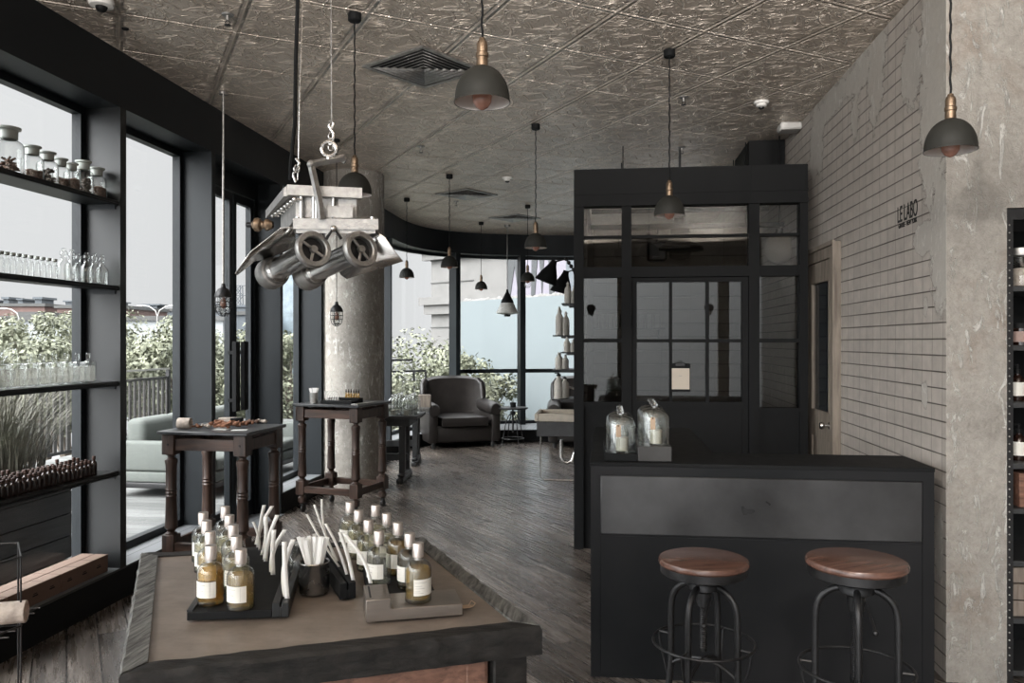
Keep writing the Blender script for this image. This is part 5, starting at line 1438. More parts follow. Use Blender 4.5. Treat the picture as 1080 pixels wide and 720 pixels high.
# lower beam with bolts
bm = BM(); slab([(309, 230, -.02), (399, 231, -.02), (396, 229, .08), (316, 227, .08)], .031, bm); slab([(312, 240.5, -.012), (396, 241, -.012), (394, 240, .06), (318, 240, .06)], .014, bm); obj('cross_beam', bm, 'alu', t)
bm = BM(); slab([(340, 217, -.01), (372, 217, -.01), (372, 217, .06), (340, 217, .06)], .035, bm); obj('centre_bracket', bm, 'alu', t)
for u in (314, 352, 393): bm = BM(); lathe(bm, [(0, 0), (.007, 0), (.007, .006), (0, .007)], 8, tuple(P3(u, 231, -.005))); obj('bolt', bm, 'chrome', t)
bm = BM(); ball(bm, P3(352, 241, -.022), .010, 10, 8); obj('pivot', bm, 'chrome', t)
bm = BM(); tube(bm, [P3(344, 252, -.018), P3(352, 240, -.026), P3(360, 252, -.018)], .005, 8); obj('latch', bm, 'iron', t)
# tubes: front handwheel end and rear rim
for k, (fu, fv, ru, rv) in enumerate(((330.5, 263, 287, 288), (380.5, 263, 326, 289))):
    F_ = P3(fu, fv, -.03); R_ = P3(ru, rv, .20)
    ax = (R_ - F_); L = ax.length; m = Matrix.Translation(F_) @ ax.to_track_quat('Z', 'Y').to_matrix().to_4x4()
    bm = BM(); lathe(bm, [(.026, .012), (.036, .015), (.037, .03), (.034, .035), (.034, L * .80), (.040, L * .82), (.041, L * .9), (.038, L * .92)], 36, mtx=m); tb_ = obj('tube', bm, 'chrome', t)
    bm = BM(); lathe(bm, [(.037, -.006), (.040, -.009), (.051, -.009), (.0545, -.004), (.0545, .008), (.050, .014), (.036, .016), (.035, .004), (.037, -.006)], 44, mtx=m); 
    for q in range(16):
        a = q * PI / 8; lathe(bm, [(0, -.011), (.0025, -.011), (.0025, -.008)], 6, (math.cos(a) * .0455, math.sin(a) * .0455, 0), mtx=m)
    obj('front_ring', bm, 'alu', t)
    bm = BM(); lathe(bm, [(0, .010), (.039, .010), (.039, .013), (0, .013)], 30, mtx=m)
    obj('vent_disc', bm, 'iron', t)
    bm = BM()
    for q in (.6 + k * .3, .6 + k * .3 + PI, 5.0):
        tb = bmesh.new(); box(tb, 0, .043, -.0038, .0038, -.004, .003, .001); merge(bm, tb, m @ Matrix.Rotation(q, 4, 'Z'))
    lathe(bm, [(0, -.010), (.010, -.010), (.012, -.004), (.010, .006), (0, .006)], 18, mtx=m); obj('spoke_wheel', bm, 'alu', t)
    bm = BM(); lathe(bm, [(.036, L * .88), (.047, L * .9), (.050, L * .96), (.050, L * 1.06), (.046, L * 1.08), (.043, L * 1.06), (.042, L * .95)], 40, mtx=m); obj('rear_rim', bm, 'alu', t)
    bm = BM(); lathe(bm, [(0, L * 1.0), (.043, L * 1.0)], 30, mtx=m); obj('lens', bm, 'glass_big', t, solid=.004)
# reflector wings
def wing(pts, nm='reflector_wing'):
    bm = BM(); rows = []
    for a, b in pts: rows.append((bm.verts.new(P3(*a)), bm.verts.new(P3(*b))))
    for r, s_ in zip(rows, rows[1:]): bm.faces.new((r[0], r[1], s_[1], s_[0])).smooth = True
    obj(nm, bm, 'chrome', t, recalc=False, solid=.003)
wing([((309, 240, .0), (314, 258, .20)), ((296, 240, .02), (303, 264, .20)), ((282, 251.5, .03), (286, 271, .19)), ((264, 265.5, .03), (268, 275.5, .17)), ((248, 288.5, .04), (250, 290, .15))])
wing([((396, 243, .0), (352, 276, .22)), ((406, 250, .0), (356, 283, .22)), ((417, 266, .01), (360, 290, .22)), ((425, 275.5, .02), (366, 294, .20))])
# side knob (turned wood/brass insulator)
bm = BM(); m = Matrix.Translation(P3(288, 237, .10)) @ Matrix.Rotation(-PI / 2, 4, 'Y')
lathe(bm, [(.010, 0), (.014, .008), (.018, .014), (.018, .022), (.012, .028), (.012, .034), (.020, .040), (.022, .048), (.020, .056), (.012, .060), (.010, .064), (0, .064)], 24, mtx=m); obj('side_knob', bm, 'brass', t)
bm = BM(); lathe(bm, [(.0085, .064), (.0075, .080), (.004, .084), (0, .084)], 14, mtx=m); obj('knob_tip', bm, 'iron', t)
# hanging bracket, ring, hooks, cables
bm = BM(); pts = [P3(339, 231, -.03), P3(337, 214, -.03), P3(328, 173, -.03), P3(330, 170, -.03), P3(364, 166, -.03), P3(362, 171, -.02)]
for a, b in ((pts[0], pts[1]), (pts[1], pts[2]), (pts[2], pts[4])): tube(bm, [a, b], .0105, 4)
ball(bm, pts[2], .0125, 8, 6); tube(bm, [pts[4], pts[5]], .008, 4); obj('hanging_bracket', bm, 'alu', t)
bm = BM(); rc = P3(347, 157, -.03); tube(bm, [rc + Vector((math.cos(a) * .021, 0, math.sin(a) * .021)) for a in [2 * PI * q / 28 for q in range(28)]], .0052, 8, closed=True)
cyl(bm, P3(347, 166, -.03), P3(347, 169, -.03), .008, 10); obj('eye_ring', bm, 'chrome', t)
bm = BM(); tube(bm, [P3(348, 153, -.03), P3(351, 148, -.03), P3(352, 141, -.03), P3(347, 133, -.03), P3(349, 127, -.03), P3(352, 130, -.03), P3(350, 136, -.03)], .004, 8); 
for a in range(3): tube(bm, [P3(349 , 155 - a * 6, -.03) + Vector((math.cos(q) * .007, math.sin(q) * .004 * (a % 2), math.sin(q) * .010)) for q in [2 * PI * i / 12 for i in range(12)]], .002, 6, closed=True)
obj('hook_chain', bm, 'chrome', t)
zc_ = ZC - c.z
bm = BM(); tube(bm, [P3(350, 128, -.03), Vector((0, -.03, zc_))], .0022, 6); obj('steel_cable', bm, 'alu', t)
pc_ = P3(313, 0, .10); 
bm = BM(); tube(bm, [P3(306, 190, .10), P3(307, 170, .10), P3(311, 130, .10), P3(312, 60, .10), Vector((P3(313, 0).x, .10, zc_))], .0062, 8); obj('power_cable', bm, 'black', t)
bm = BM(); tube(bm, [P3(314, 190, .12), P3(315, 170, .12), P3(316, 100, .12), Vector((P3(316, 0).x, .12, zc_))], .0020, 6)
tube(bm, [P3(312, 192, .12), P3(309, 184, .12), P3(313, 178, .12), P3(316, 172, .12), P3(312, 167, .12)], .004, 6); tube(bm, [P3(313, 178, .12) + Vector((math.cos(a) * .008, 0, math.sin(a) * .012)) for a in [2 * PI * q / 14 for q in range(14)]], .0025, 6, closed=True); obj('rear_hook_cable', bm, 'chrome', t)
bm = BM(); lathe(bm, [(0, 0), (.03, 0), (.03, -.02), (0, -.02)], 16, (P3(313, 0).x, .10, zc_ - .001)); lathe(bm, [(0, 0), (.02, 0), (.02, -.02), (0, -.02)], 16, (0, -.03, zc_ - .001)); obj('ceiling_mount', bm, 'black', t)
# ================================================================== ARMCHAIRS
def armchair(x, y, rz, label, W=1.0, D=.95, H=1.0):
    t = thing('leather_armchair', label, 'armchair', (x, y, 0), rz)      # faces local -y
    w = W / 2; aw = .20
    def soft(nm, x0, x1, y0, y1, z0, z1, bev, mtx=None, puff=0):
        bm = BM(); box(bm, x0, x1, y0, y1, z0, z1, bev, mtx, 3)
        for f in bm.faces: f.smooth = True
        if puff:
            cxx, cyy, zz = (x0 + x1) / 2, (y0 + y1) / 2, z1
        o = obj(nm, bm, 'leather', t); return o
    soft('base', -w + .03, w - .03, -D / 2 + .04, D / 2 - .03, .09, .33, .03)
    # seat cushion with crown
    bm = BM(); K = 12; x0, x1, y0, y1 = -w + aw + .01, w - aw - .01, -D / 2 - .01, D / 2 - .26
    for top in (0, 1): pass
    g = [[bm.verts.new((x0 + (x1 - x0) * i / K, y0 + (y1 - y0) * j / K, .46 + .035 * (1 - abs(2 * i / K - 1) ** 3) * (1 - abs(2 * j / K - 1) ** 3))) for i in range(K + 1)] for j in range(K + 1)]
    for j in range(K):
        for i in range(K): bm.faces.new((g[j][i], g[j][i + 1], g[j + 1][i + 1], g[j + 1][i])).smooth = True
    lo = BM(); 
    rim = [g[0][i] for i in range(K)] + [g[j][K] for j in range(K)] + [g[K][K - i] for i in range(K)] + [g[K - j][0] for j in range(K)]
    mid = [bm.verts.new((v.co.x * 1.03, v.co.y + (-.018 if v in g[0] else 0), .40)) for v in rim]; bot = [bm.verts.new((v.co.x, v.co.y, .335)) for v in rim]
    for A_, B_ in ((rim, mid), (mid, bot)):
        for i in range(len(rim)):
            j = (i + 1) % len(rim); bm.faces.new((A_[i], B_[i], B_[j], A_[j])).smooth = True
    bm.faces.new(bot[::-1]); lo.free()
    obj('seat_cushion', bm, 'leather', t)
    for s in (-1, 1):
        bm = BM(); box(bm, s * w - (aw * .72 if s > 0 else 0) , s * w + (0 if s > 0 else aw * .72), -D / 2, D / 2 - .10, .09, .56, .03, None, 2)
        P = [(s * (w - aw * .42), -D / 2 - .015 + (D - .18) * q / 10, .575 + .03 * (q / 10)) for q in range(11)]
        tube(bm, P, .105, 20, radii=[.088] + [.105] * 9 + [.09])
        obj('rolled_arm', bm, 'leather', t)
        bm = BM(); lathe(bm, [(0, 0), (.075, 0), (.082, .006), (.078, .014), (0, .016)], 24, mtx=Matrix.Translation((s * (w - aw * .42), -D / 2 - .014, .575)) @ Matrix.Rotation(PI / 2, 4, 'X')); obj('arm_front_disc', bm, 'leather', t)
    # back: curved shell, leaning, rolled top
    bm = BM(); K = 16; rows = []
    bw = w - .09
    for j in range(9):
        s_ = j / 8; z = .34 + (H - .36) * s_
        row = []
        for i in range(K + 1):
            a = -1 + 2 * i / K; x = a * (bw * (1 - .05 * (1 - s_)))
            y = D / 2 - .24 + .10 * s_ - .10 * abs(a) ** 3
            zz = z - (.07 * abs(a) ** 4 * s_)
            row.append((x, y - .02 * math.sin(s_ * PI), zz))
        rows.append(row)
    F_ = [[bm.verts.new(p) for p in r] for r in rows]
    B_ = [[bm.verts.new((p[0] * 1.02, p[1] + .17 + .0 * j, p[2] + (.0 if j < 8 else -.03))) for p in r] for j, r in enumerate(rows)]
    T_ = [bm.verts.new((p[0], p[1] + .08, p[2] + .035)) for p in rows[-1]]
    for G in (F_,):
        for j in range(8):
            for i in range(K): G and bm.faces.new((G[j][i], G[j][i + 1], G[j + 1][i + 1], G[j + 1][i]))
    for j in range(8):
        for i in range(K): bm.faces.new((B_[j][i + 1], B_[j][i], B_[j + 1][i], B_[j + 1][i + 1]))
    for i in range(K):
        bm.faces.new((F_[8][i], F_[8][i + 1], T_[i + 1], T_[i])); bm.faces.new((T_[i], T_[i + 1], B_[8][i + 1], B_[8][i])); bm.faces.new((F_[0][i + 1], F_[0][i], B_[0][i], B_[0][i + 1]))
    for e_ in (0, K):
        for j in range(8): bm.faces.new((F_[j][e_], F_[j + 1][e_], B_[j + 1][e_], B_[j][e_]))
        bm.faces.new((F_[8][e_], T_[e_], B_[8][e_]))
    for f in bm.faces: f.smooth = True
    obj('backrest', bm, 'leather', t)
    for s in (-1, 1):
        bm = BM(); tube(bm, [(s * (bw + .0), D / 2 - .30, .60), (s * (bw + .015), D / 2 - .26, .78), (s * (bw + .01), D / 2 - .23, H - .12), (s * (bw - .04), D / 2 - .16, H - .05)], .05, 12, radii=[.05, .055, .055, .045]); obj('wing', bm, 'leather', t)
    for sx_ in (-1, 1):
        for sy_ in (-1, 1):
            bm = BM(); lathe(bm, [(0, 0), (.022, 0), (.036, .05), (.036, .09), (0, .09)], 16, (sx_ * (w - .10), sy_ * (D / 2 - .10), 0)); obj('foot', bm, 'black_wood', t)
    return t
q = onZ(480, 473, 0)
armchair(q.x - .06, q.y + .46, math.radians(26), 'dark brown leather club armchair at left, by the first window mullion', 1.12, .95, 1.04)
q = onZ(604, 473, 0)
armchair(q.x + .16, q.y + .46, math.radians(3), 'dark brown leather club armchair at right, half hidden by the partition', 1.10, .95, 1.04)
# ---- small adjustable side table with plant
q = onZ(540, 472, 0); zt_ = .60
t = thing('side_table', 'small round side table with wire legs between the two armchairs', 'table', (q.x, q.y + .12, 0))
bm = BM(); lathe(bm, [(0, zt_ - .022), (.225, zt_ - .022), (.23, zt_ - .015), (.23, zt_), (0, zt_)], 40); obj('tabletop', bm, 'iron', t)
bm = BM(); cyl(bm, (0, 0, zt_ - .022), (0, 0, .22), .014, 12); lathe(bm, [(0, 0), (.04, 0), (.045, -.03), (.02, -.06), (0, -.06)], 18, (0, 0, zt_ - .06)); obj('screw_post', bm, 'iron', t)
for k in range(4):
    a = k * PI / 2 + .6; c_, s_ = math.cos(a), math.sin(a)
    bm = BM(); tube(bm, [(c_ * r_, s_ * r_, z_) for r_, z_ in ((.03, zt_ - .10), (.07, zt_ - .12), (.12, .38), (.17, .12), (.20, .02), (.22, .006), (.235, .012))], .007, 8); obj('leg', bm, 'iron', t)
bm = BM(); tube(bm, [(math.cos(a) * .165, math.sin(a) * .165, .13) for a in [2 * PI * i / 32 for i in range(32)]], .006, 8, closed=True); obj('foot_ring', bm, 'iron', t)
t2 = thing('potted_plant', 'tiny dark potted plant on the round side table', 'plant', (q.x, q.y + .14, zt_ + .001))
bm = BM(); lathe(bm, [(0, 0), (.04, 0), (.05, .07), (.045, .07), (.04, .06), (0, .06)], 20); obj('pot', bm, 'black', t2)
def leaves(bm, n, fn, size, seed, flat=.3):
    random.seed(seed)
    for i in range(n):
        p, nr = fn(); s = size * random.uniform(.6, 1.3)
        d = Vector((random.gauss(0, 1), random.gauss(0, 1), random.gauss(0, .8))).normalized()
        e = d.cross(Vector((random.gauss(0, 1), random.gauss(0, 1), random.gauss(0, 1)))).normalized()
        a = [p - d * s, p + e * s * .42, p + d * s, p - e * s * .42]
        bm.faces.new([bm.verts.new(x) for x in a])
bm = BM()
def f_():
    a = random.uniform(0, 6.28); r_ = random.uniform(0, .09); return Vector((math.cos(a) * r_ - .04, math.sin(a) * r_, .10 + random.uniform(0, .10))), None
leaves(bm, 60, f_, .022, 3)
for i in range(6):
    a = i * 1.05; tube(bm, [(0, 0, .06), (math.cos(a) * .03 - .02, math.sin(a) * .03, .12), (math.cos(a) * .07 - .04, math.sin(a) * .07, .17)], .002, 5)
o = obj('foliage', bm, 'leaf_dk', t2, recalc=False); 
# ================================================================== OUTSIDE WALL OF THE OFFICE: sink, shelves, arm lamps
xs = PXL
q = onD(603, 434, 8.6)
zr = q.z
t = thing('stone_sink', 'pale stone trough sink with chrome trap, left of the partition corner', 'sink', (xs - .001, q.y, 0))
y0_, y1_ = -.30, .30; dx = .50
bm = BM(); 
box(bm, -dx, -dx + .04, y0_, y1_, zr - .08, zr, .006); box(bm, -.04, 0, y0_, y1_, zr - .08, zr, .004); box(bm, -dx + .04, -.04, y0_, y0_ + .04, zr - .08, zr, .004); box(bm, -dx + .04, -.04, y1_ - .04, y1_, zr - .08, zr, .004); box(bm, -dx + .04, -.04, y0_ + .04, y1_ - .04, zr - .08, zr - .05); obj('basin', bm, 'sink', t)
bm = BM(); box(bm, -dx + .02, 0, y0_ + .02, y1_ - .02, zr - .24, zr - .082, .006); obj('cabinet', bm, 'black_wood', t)
bm = BM(); tube(bm, [(-.24, 0, zr - .30), (-.24, 0, zr - .48), (-.22, 0, zr - .53), (-.17, 0, zr - .55), (-.12, 0, zr - .53), (-.10, 0, zr - .46), (-.08, 0, zr - .42), (0, 0, zr - .42)], .022, 12); obj('trap_pipe', bm, 'chrome', t)
bm = BM(); tube(bm, [(-.0, .0, zr + .25), (-.10, 0, zr + .25), (-.17, 0, zr + .27), (-.20, 0, zr + .25), (-.21, 0, zr + .20)], .012, 10); lathe(bm, [(0, 0), (.03, 0), (.03, .02), (0, .02)], 14, mtx=Matrix.Translation((-.02, 0, zr + .25)) @ Matrix.Rotation(PI / 2, 4, 'Y')); obj('tap', bm, 'chrome', t)
bm = BM(); tube(bm, [(-.02, 0, .10), (-dx + .08, 0, .10), (-dx + .04, 0, .14), (-dx + .04, 0, zr - .25)], .010, 8); obj('side_rail', bm, 'chrome', t)
# pump bottles on small shelves
def wall_shelf(v, y, dep, L, label):
    z = EYE + (360 - v) / FPX * (xs * RY[0] + y * RY[1])
    t = thing('glass_wall_shelf', label, 'shelf', (xs - .001, y, z))
    bm = BM(); box(bm, -dep, 0, -L / 2, L / 2, -.012, 0, .001); obj('board', bm, 'steel_in', t)
    for yb_k in (-L / 2 + .02, L / 2 - .03): bm = BM(); box(bm, -dep * .7, 0, yb_k, yb_k + .01, -.03, -.0125); obj('bracket', bm, 'iron', t)
    return z
def pot_bottle(x, y, z, h, r, label, pump=True):
    t = thing('pottery_bottle', label, 'bottle', (x, y, z + .001))
    bm = BM(); lathe(bm, [(0, 0), (r, 0), (r, h * .55), (r * .85, h * .68), (r * .4, h * .78), (r * .35, h * .86), (0, h * .86)], 20); obj('body', bm, 'pottery', t)
    bm = BM(); lathe(bm, [(0, h * .862), (r * .42, h * .862), (r * .42, h * .93), (r * .15, h * .95), (r * .15, h), (0, h)], 14)
    if pump: tube(bm, [(0, 0, h * .98), (-r * .9, 0, h * .98)], r * .1, 6)
    obj('pump' if pump else 'stopper', bm, 'black' if pump else 'pottery', t)
lv = [(320.5, 8.2, .20, 'top', .22, .036), (353.5, 8.1, .28, 'second', .29, .038), (371, 8.0, .20, 'third', .15, .032), (389, 8.0, .28, 'fourth', .17, .036), (419.5, 8.1, .29, 'fifth', .26, .045)]
for v, y, dep, nm, hh, rr in lv:
    z = wall_shelf(v, y, dep, .42, nm + ' small shelf from the top on the side wall of the office, over the sink')
    for j, (yy, xx) in enumerate(((y - .13, -dep + .06), (y + .0, -dep + .12), (y + .13, -dep + .055))):
        pot_bottle(xs + xx, yy, z, hh * (1, .85, .95)[j], rr * .95, ['nearest', 'middle', 'rear'][j] + ' pale pottery bottle on the ' + nm + ' small shelf over the sink', nm == 'fifth')
pot_bottle(xs - .12, 8.45, zr + .001 - .001, .26, .05, 'pale pump bottle standing on the rim of the stone sink') if False else None
def arm_lamp(ub, vb, us, vs_, y, label, tilt):
    dd = lambda u, v: onD(u, v, xs * RY[0] + y * RY[1])
    a, b = dd(ub, vb), dd(us, vs_)
    t = thing('arm_wall_lamp', label, 'lamp', (xs - .001, y, a.z))
    o_ = Vector((xs - .001, y, a.z)); B = b - o_
    bm = BM(); lathe(bm, [(0, 0), (.04, 0), (.04, .02), (0, .02)], 16, mtx=Matrix.Rotation(-PI / 2, 4, 'Y')); obj('wall_mount', bm, 'iron', t)
    bm = BM(); tube(bm, [(-.02, 0, 0), (B.x * .55, B.y * .5, B.z + .06), (B.x + .02, B.y, B.z + .03)], .010, 8)
    for k in range(7): ball(bm, (-.02 + (B.x * .55 + .02) * k / 6, B.y * .5 * k / 6, (B.z + .06) * k / 6), .022, 8, 6)
    obj('arm', bm, 'iron', t)
    m = Matrix.Translation(B) @ Matrix.Rotation(tilt, 4, 'Y')
    bm = BM(); lathe(bm, [(0, .05), (.03, .05), (.036, .02), (.045, -.01), (.09, -.10), (.125, -.20), (.122, -.20), (.04, -.01), (0, -.0)], 28, mtx=m); obj('lamp_shade', bm, 'black', t)
arm_lamp(602, 296, 583, 279, 8.5, 'upper black cone wall lamp on an arm, left of the partition', math.radians(22))
arm_lamp(603, 306, 596, 290, 8.9, 'lower black cone wall lamp, just below the upper one', math.radians(14))
# ================================================================== ALCOVE SHELVING (right edge)
ax0, ax1 = XR + .002, 3.28; yA = CY + .02
t = thing('metal_bookcase', 'black bolted steel shelving in the plaster alcove at the right edge', 'shelving', (ax0, yA, 0))
aw_ = ax1 - ax0; az = zt - .0
ztop = onY(1066, 219, CY).z - .003
bm = BM(); box(bm, 0, .035, 0, .04, 0, ztop); box(bm, 0, .006, .04, .44, 0, ztop); box(bm, aw_ - .035, aw_, 0, .04, 0, ztop); box(bm, .035, aw_ - .035, 0, .04, ztop - .05, ztop); obj('frame', bm, 'iron', t)
bm = BM()
for k in range(60):
    z = .06 + k * (ztop - .1) / 60; ball(bm, (.018, -.001, z), .004, 6, 4)
obj('bolt_row', bm, 'alu', t)
bm = BM(); box(bm, .006, aw_ - .006, .435, .445, 0, ztop - .05); obj('back_panel', bm, 'black', t)
AZ = []
for v in (302, 364, 424, 488, 535, 590, 650, 705):
    z = onY(1070, v, CY + .05).z
    if z < .05: z = .06
    AZ.append(z); bm = BM(); box(bm, .0065, aw_ - .036, .005, .43, z - .025, z, .002); obj('shelf_board', bm, 'black_wood', t)
def al(u, zi, dep=.12): 
    p = onY(u, 360, yA + dep); return (p.x, p.y, AZ[zi] + .001)
def product(kind, pos, label, group=None, cat='bottle'):
    t = thing({'jar': 'glass_canister', 'amber': 'amber_lotion_bottle', 'can': 'tin_canister', 'box': 'product_box'}[kind], label, cat, pos, 0, group)
    if kind == 'jar':
        bm = BM(); lathe(bm, [(0, 0), (.05, 0), (.052, .01), (.052, .12), (.042, .14), (.042, .15)], 28); obj('glass_body', bm, 'glass', t)
        bm = BM(); lathe(bm, [(0, .151), (.058, .151), (.06, .16), (.058, .185), (.03, .19), (0, .19)], 28); obj('lid', bm, 'alu', t)
        bm = BM(); lathe(bm, [(0, .006), (.046, .006), (.046, .09), (0, .095)], 24); obj('contents', bm, 'stone_pale', t)
    elif kind == 'amber':
        bm = BM(); lathe(bm, [(0, 0), (.03, 0), (.031, .004), (.031, .10), (.02, .118), (.012, .124), (.012, .13), (0, .13)], 24); obj('glass_body', bm, 'amber', t)
        bm = BM(); lathe(bm, [(0, .131), (.014, .131), (.014, .15), (.006, .153), (.006, .175), (0, .175)], 16); box(bm, -.03, .008, -.005, .005, .168, .176, .002); obj('pump', bm, 'black', t)
        bm = BM(); lathe(bm, [(.0313, .025), (.0313, .09)], 24); obj('paper_label', bm, 'perf_label', t)
    elif kind == 'can':
        bm = BM(); lathe(bm, [(0, 0), (.045, 0), (.045, .08), (0, .08)], 28); obj('body', bm, 'amber', t)
        bm = BM(); lathe(bm, [(0, .081), (.047, .081), (.047, .105), (0, .105)], 28); obj('lid', bm, 'black', t)
        bm = BM(); lathe(bm, [(.0455, .015), (.0455, .065)], 28); obj('paper_label', bm, simple_cache('dull pink label', (.34, .24, .21), .7), t)
    else:
        bm = BM(); box(bm, -.09, .09, -.07, .07, 0, .16, .003); obj('box', bm, 'crate', t)
        bm = BM(); box(bm, -.05, .05, -.0715, -.0705, .06, .10); obj('print', bm, 'black_wood', t)
product('jar', al(1077, 0), 'glass canister with grey metal lid on the highest alcove shelf', cat='jar')
product('jar', al(1102, 0), 'second glass canister beyond the photo edge on the highest alcove shelf', cat='jar')
product('can', al(1076, 1), 'amber pot with dull pink label on the second alcove shelf', cat='pot')
product('can', al(1101, 1), 'second amber pot right of the first on the second alcove shelf', cat='pot')
product('amber', al(1073, 2), 'amber pump bottle, left one on the third alcove shelf')
product('amber', al(1091, 2), 'amber pump bottle, right one on the third alcove shelf')
product('amber', al(1074.5, 3), 'amber pump bottle, left one on the fourth alcove shelf')
product('amber', al(1092, 3), 'amber pump bottle, right one on the fourth alcove shelf')
product('box', (al(1086, 4)[0], yA + .10, AZ[4] + .001), 'brown wooden box on the fifth alcove shelf', cat='box')
x_, y_, z_ = al(1083, 5)
t = thing('timber_crate', 'pale striped timber crate low in the right alcove', 'crate', (ax0 + .24, yA + .17, AZ[6] + .001))
bm = BM(); hh = AZ[5] - .03 - AZ[6] - .002
hh = max(hh, .12)
n_ = 3
for k in range(n_): box(bm, -.20, .20, -.14, -.12, k * hh / n_, (k + 1) * hh / n_ - .006, .003); box(bm, -.20, .20, .12, .14, k * hh / n_, (k + 1) * hh / n_ - .006, .003)
for s in (-1, 1): box(bm, s * .20 - .01, s * .20 + .01, -.12, .12, 0, hh - .006)
box(bm, -.19, .19, -.12, .12, 0, .01)
obj('boards', bm, 'door_wood', t)
# ================================================================== OUTSIDE
bm = BM(); box(bm, -7.6, -3.47, -4, 16, -.14, -.02); struct('deck_floor', bm, 'deck')
bm = BM(); box(bm, -90, 60, -40, 160, -4.6, -4.5); struct('ground', bm, 'ground_out')
# ---- terrace railing
def railing(a, b, label, n, z0=-.02, zt=1.05, pickets=True, rails=(1.0, .1)):
    d = b - a; L = d.length; ang = math.atan2(d.y, d.x)
    t = thing('terrace_railing', label, 'railing', (a.x, a.y, z0), ang)
    for z in rails:
        bm = BM(); box(bm, 0, L, -.02, .02, z, z + .04); obj('rail', bm, 'iron', t)
    bm = BM(); box(bm, 0, L, -.012, .012, zt + .10, zt + .13); obj('handrail', bm, 'alu', t)
    k = max(2, round(L / 1.6))
    for i in range(k + 1):
        bm = BM(); x = .03 + (L - .06) * i / k; box(bm, x - .025, x + .025, -.03, .03, 0, zt + .10); obj('post', bm, 'iron', t)
    if pickets:
        for i in range(n):
            x = (i + .5) * L / n; bm = BM(); box(bm, x - .028, x + .028, -.012, .012, .1, 1.0); obj('picket', bm, M['wood_dark_box'], t)
    return t
railing(Vector((-7.3, 3.0)), Vector((-7.3, 12.6)), 'dark picket railing along the outer edge of the terrace', 74)
# ---- sofa outside
sa = onD(118, 360, 8.3); sb = onD(240, 360, 10.6)
ang = math.atan2(sb.y - sa.y, sb.x - sa.x)
L = 2.3
t = thing('outdoor_sofa', 'pale green grey outdoor sofa on the terrace behind the second window', 'sofa', (sa.x, sa.y, -.02), ang)
def soft(nm, x0, x1, y0, y1, z0, z1, bev, mat='fabric_out', par=t, m=None):
    bm = BM(); box(bm, x0, x1, y0, y1, z0, z1, bev, m, 3)
    for f in bm.faces: f.smooth = True
    return obj(nm, bm, mat, par)
soft('frame', 0, L, -1.1, 0, .10, .16, .01, 'iron'); soft('base', 0, L, -1.1, 0, .16, .27, .02)
for i in range(3): soft('seat_cushion', .16 + i * (L - .32) / 3, .16 + (i + 1) * (L - .32) / 3 - .01, -1.11, -.18, .275, .40, .04)
for i in range(3): soft('back_cushion', .16 + i * (L - .32) / 3, .16 + (i + 1) * (L - .32) / 3 - .01, -.26, -.03, .405, .80, .07)
soft('armrest', 0, .15, -1.1, -.01, .275, .58, .03); soft('armrest', L - .15, L, -1.1, -.01, .275, .58, .03); soft('back_panel', 0, L, -.0, .05, .16, .60, .02)
for x in (.06, L - .06):
    for y in (-1.05, -.05): bm = BM(); box(bm, x - .02, x + .02, y - .02, y + .02, 0, .099); obj('leg', bm, 'iron', t)
# ---- planter and grasses
p = onZ(62, 592, 0)
pc = Vector((p.x - .45, p.y - .0))
t = thing('planter_box', 'dark boarded planter box outside the first window', 'planter', (p.x - .62, p.y - .45, -.02), .0)
bm = BM()
for k in range(4):
    box(bm, -.60, .60, -.62, -.59, .02 + k * .165, .02 + k * .165 + .158, .002); box(bm, -.60, .60, .59, .62, .02 + k * .165, .02 + k * .165 + .158, .002)
    box(bm, .59, .62, -.59, .59, .02 + k * .165, .02 + k * .165 + .158, .002); box(bm, -.62, -.59, -.59, .59, .02 + k * .165, .02 + k * .165 + .158, .002)
obj('boards', bm, 'wood_dark_box', t)
bm = BM(); box(bm, -.588, .588, -.588, .588, .05, .62); obj('soil', bm, 'dried_dk', t)
def grass(name, label, x, y, z, n, h, spread, seed, lean=.6, w=.0035, mat='grassy'):
    random.seed(seed); bm = BM()
    for i in range(n):
        a = random.uniform(0, 6.28); r_ = random.uniform(0, .45) * spread; bx_, by_ = math.cos(a) * r_, math.sin(a) * r_
        hh = h * random.uniform(.5, 1.1); a2 = a + random.gauss(0, .6); ln = random.uniform(.05, lean) * 1.9
        pr_ = None; K = 5; sd = Vector((-math.sin(a2), math.cos(a2), 0)) * w
        for k in range(K + 1):
            s_ = k / K; c_ = Vector((bx_ + math.cos(a2) * ln * hh * s_ ** 2, by_ + math.sin(a2) * ln * hh * s_ ** 2, hh * (s_ - .25 * ln * s_ ** 3)))
            ww = sd * (1 - s_ * .9)
            cur = (bm.verts.new(c_ - ww), bm.verts.new(c_ + ww))
            if pr_: bm.faces.new((pr_[0], pr_[1], cur[1], cur[0]))
            pr_ = cur
    o = obj(name, bm, mat, loc=(x, y, z), recalc=False); tag(o, label, 'grass'); return o
px_, py_ = p.x - .62, p.y - .45
grass('feather_grass', 'tuft of arching dry grass at the right of the planter', px_ + .32, py_ + .25, .60, 900, 1.0, .6, 1)
grass('feather_grass', 'tuft of arching dry grass at the left of the planter', px_ - .22, py_ - .1, .60, 900, .95, .6, 2)
grass('feather_grass', 'low greener tuft at the front of the planter', px_ + .25, py_ - .30, .60, 700, .5, .55, 3, mat='leaf_dk')
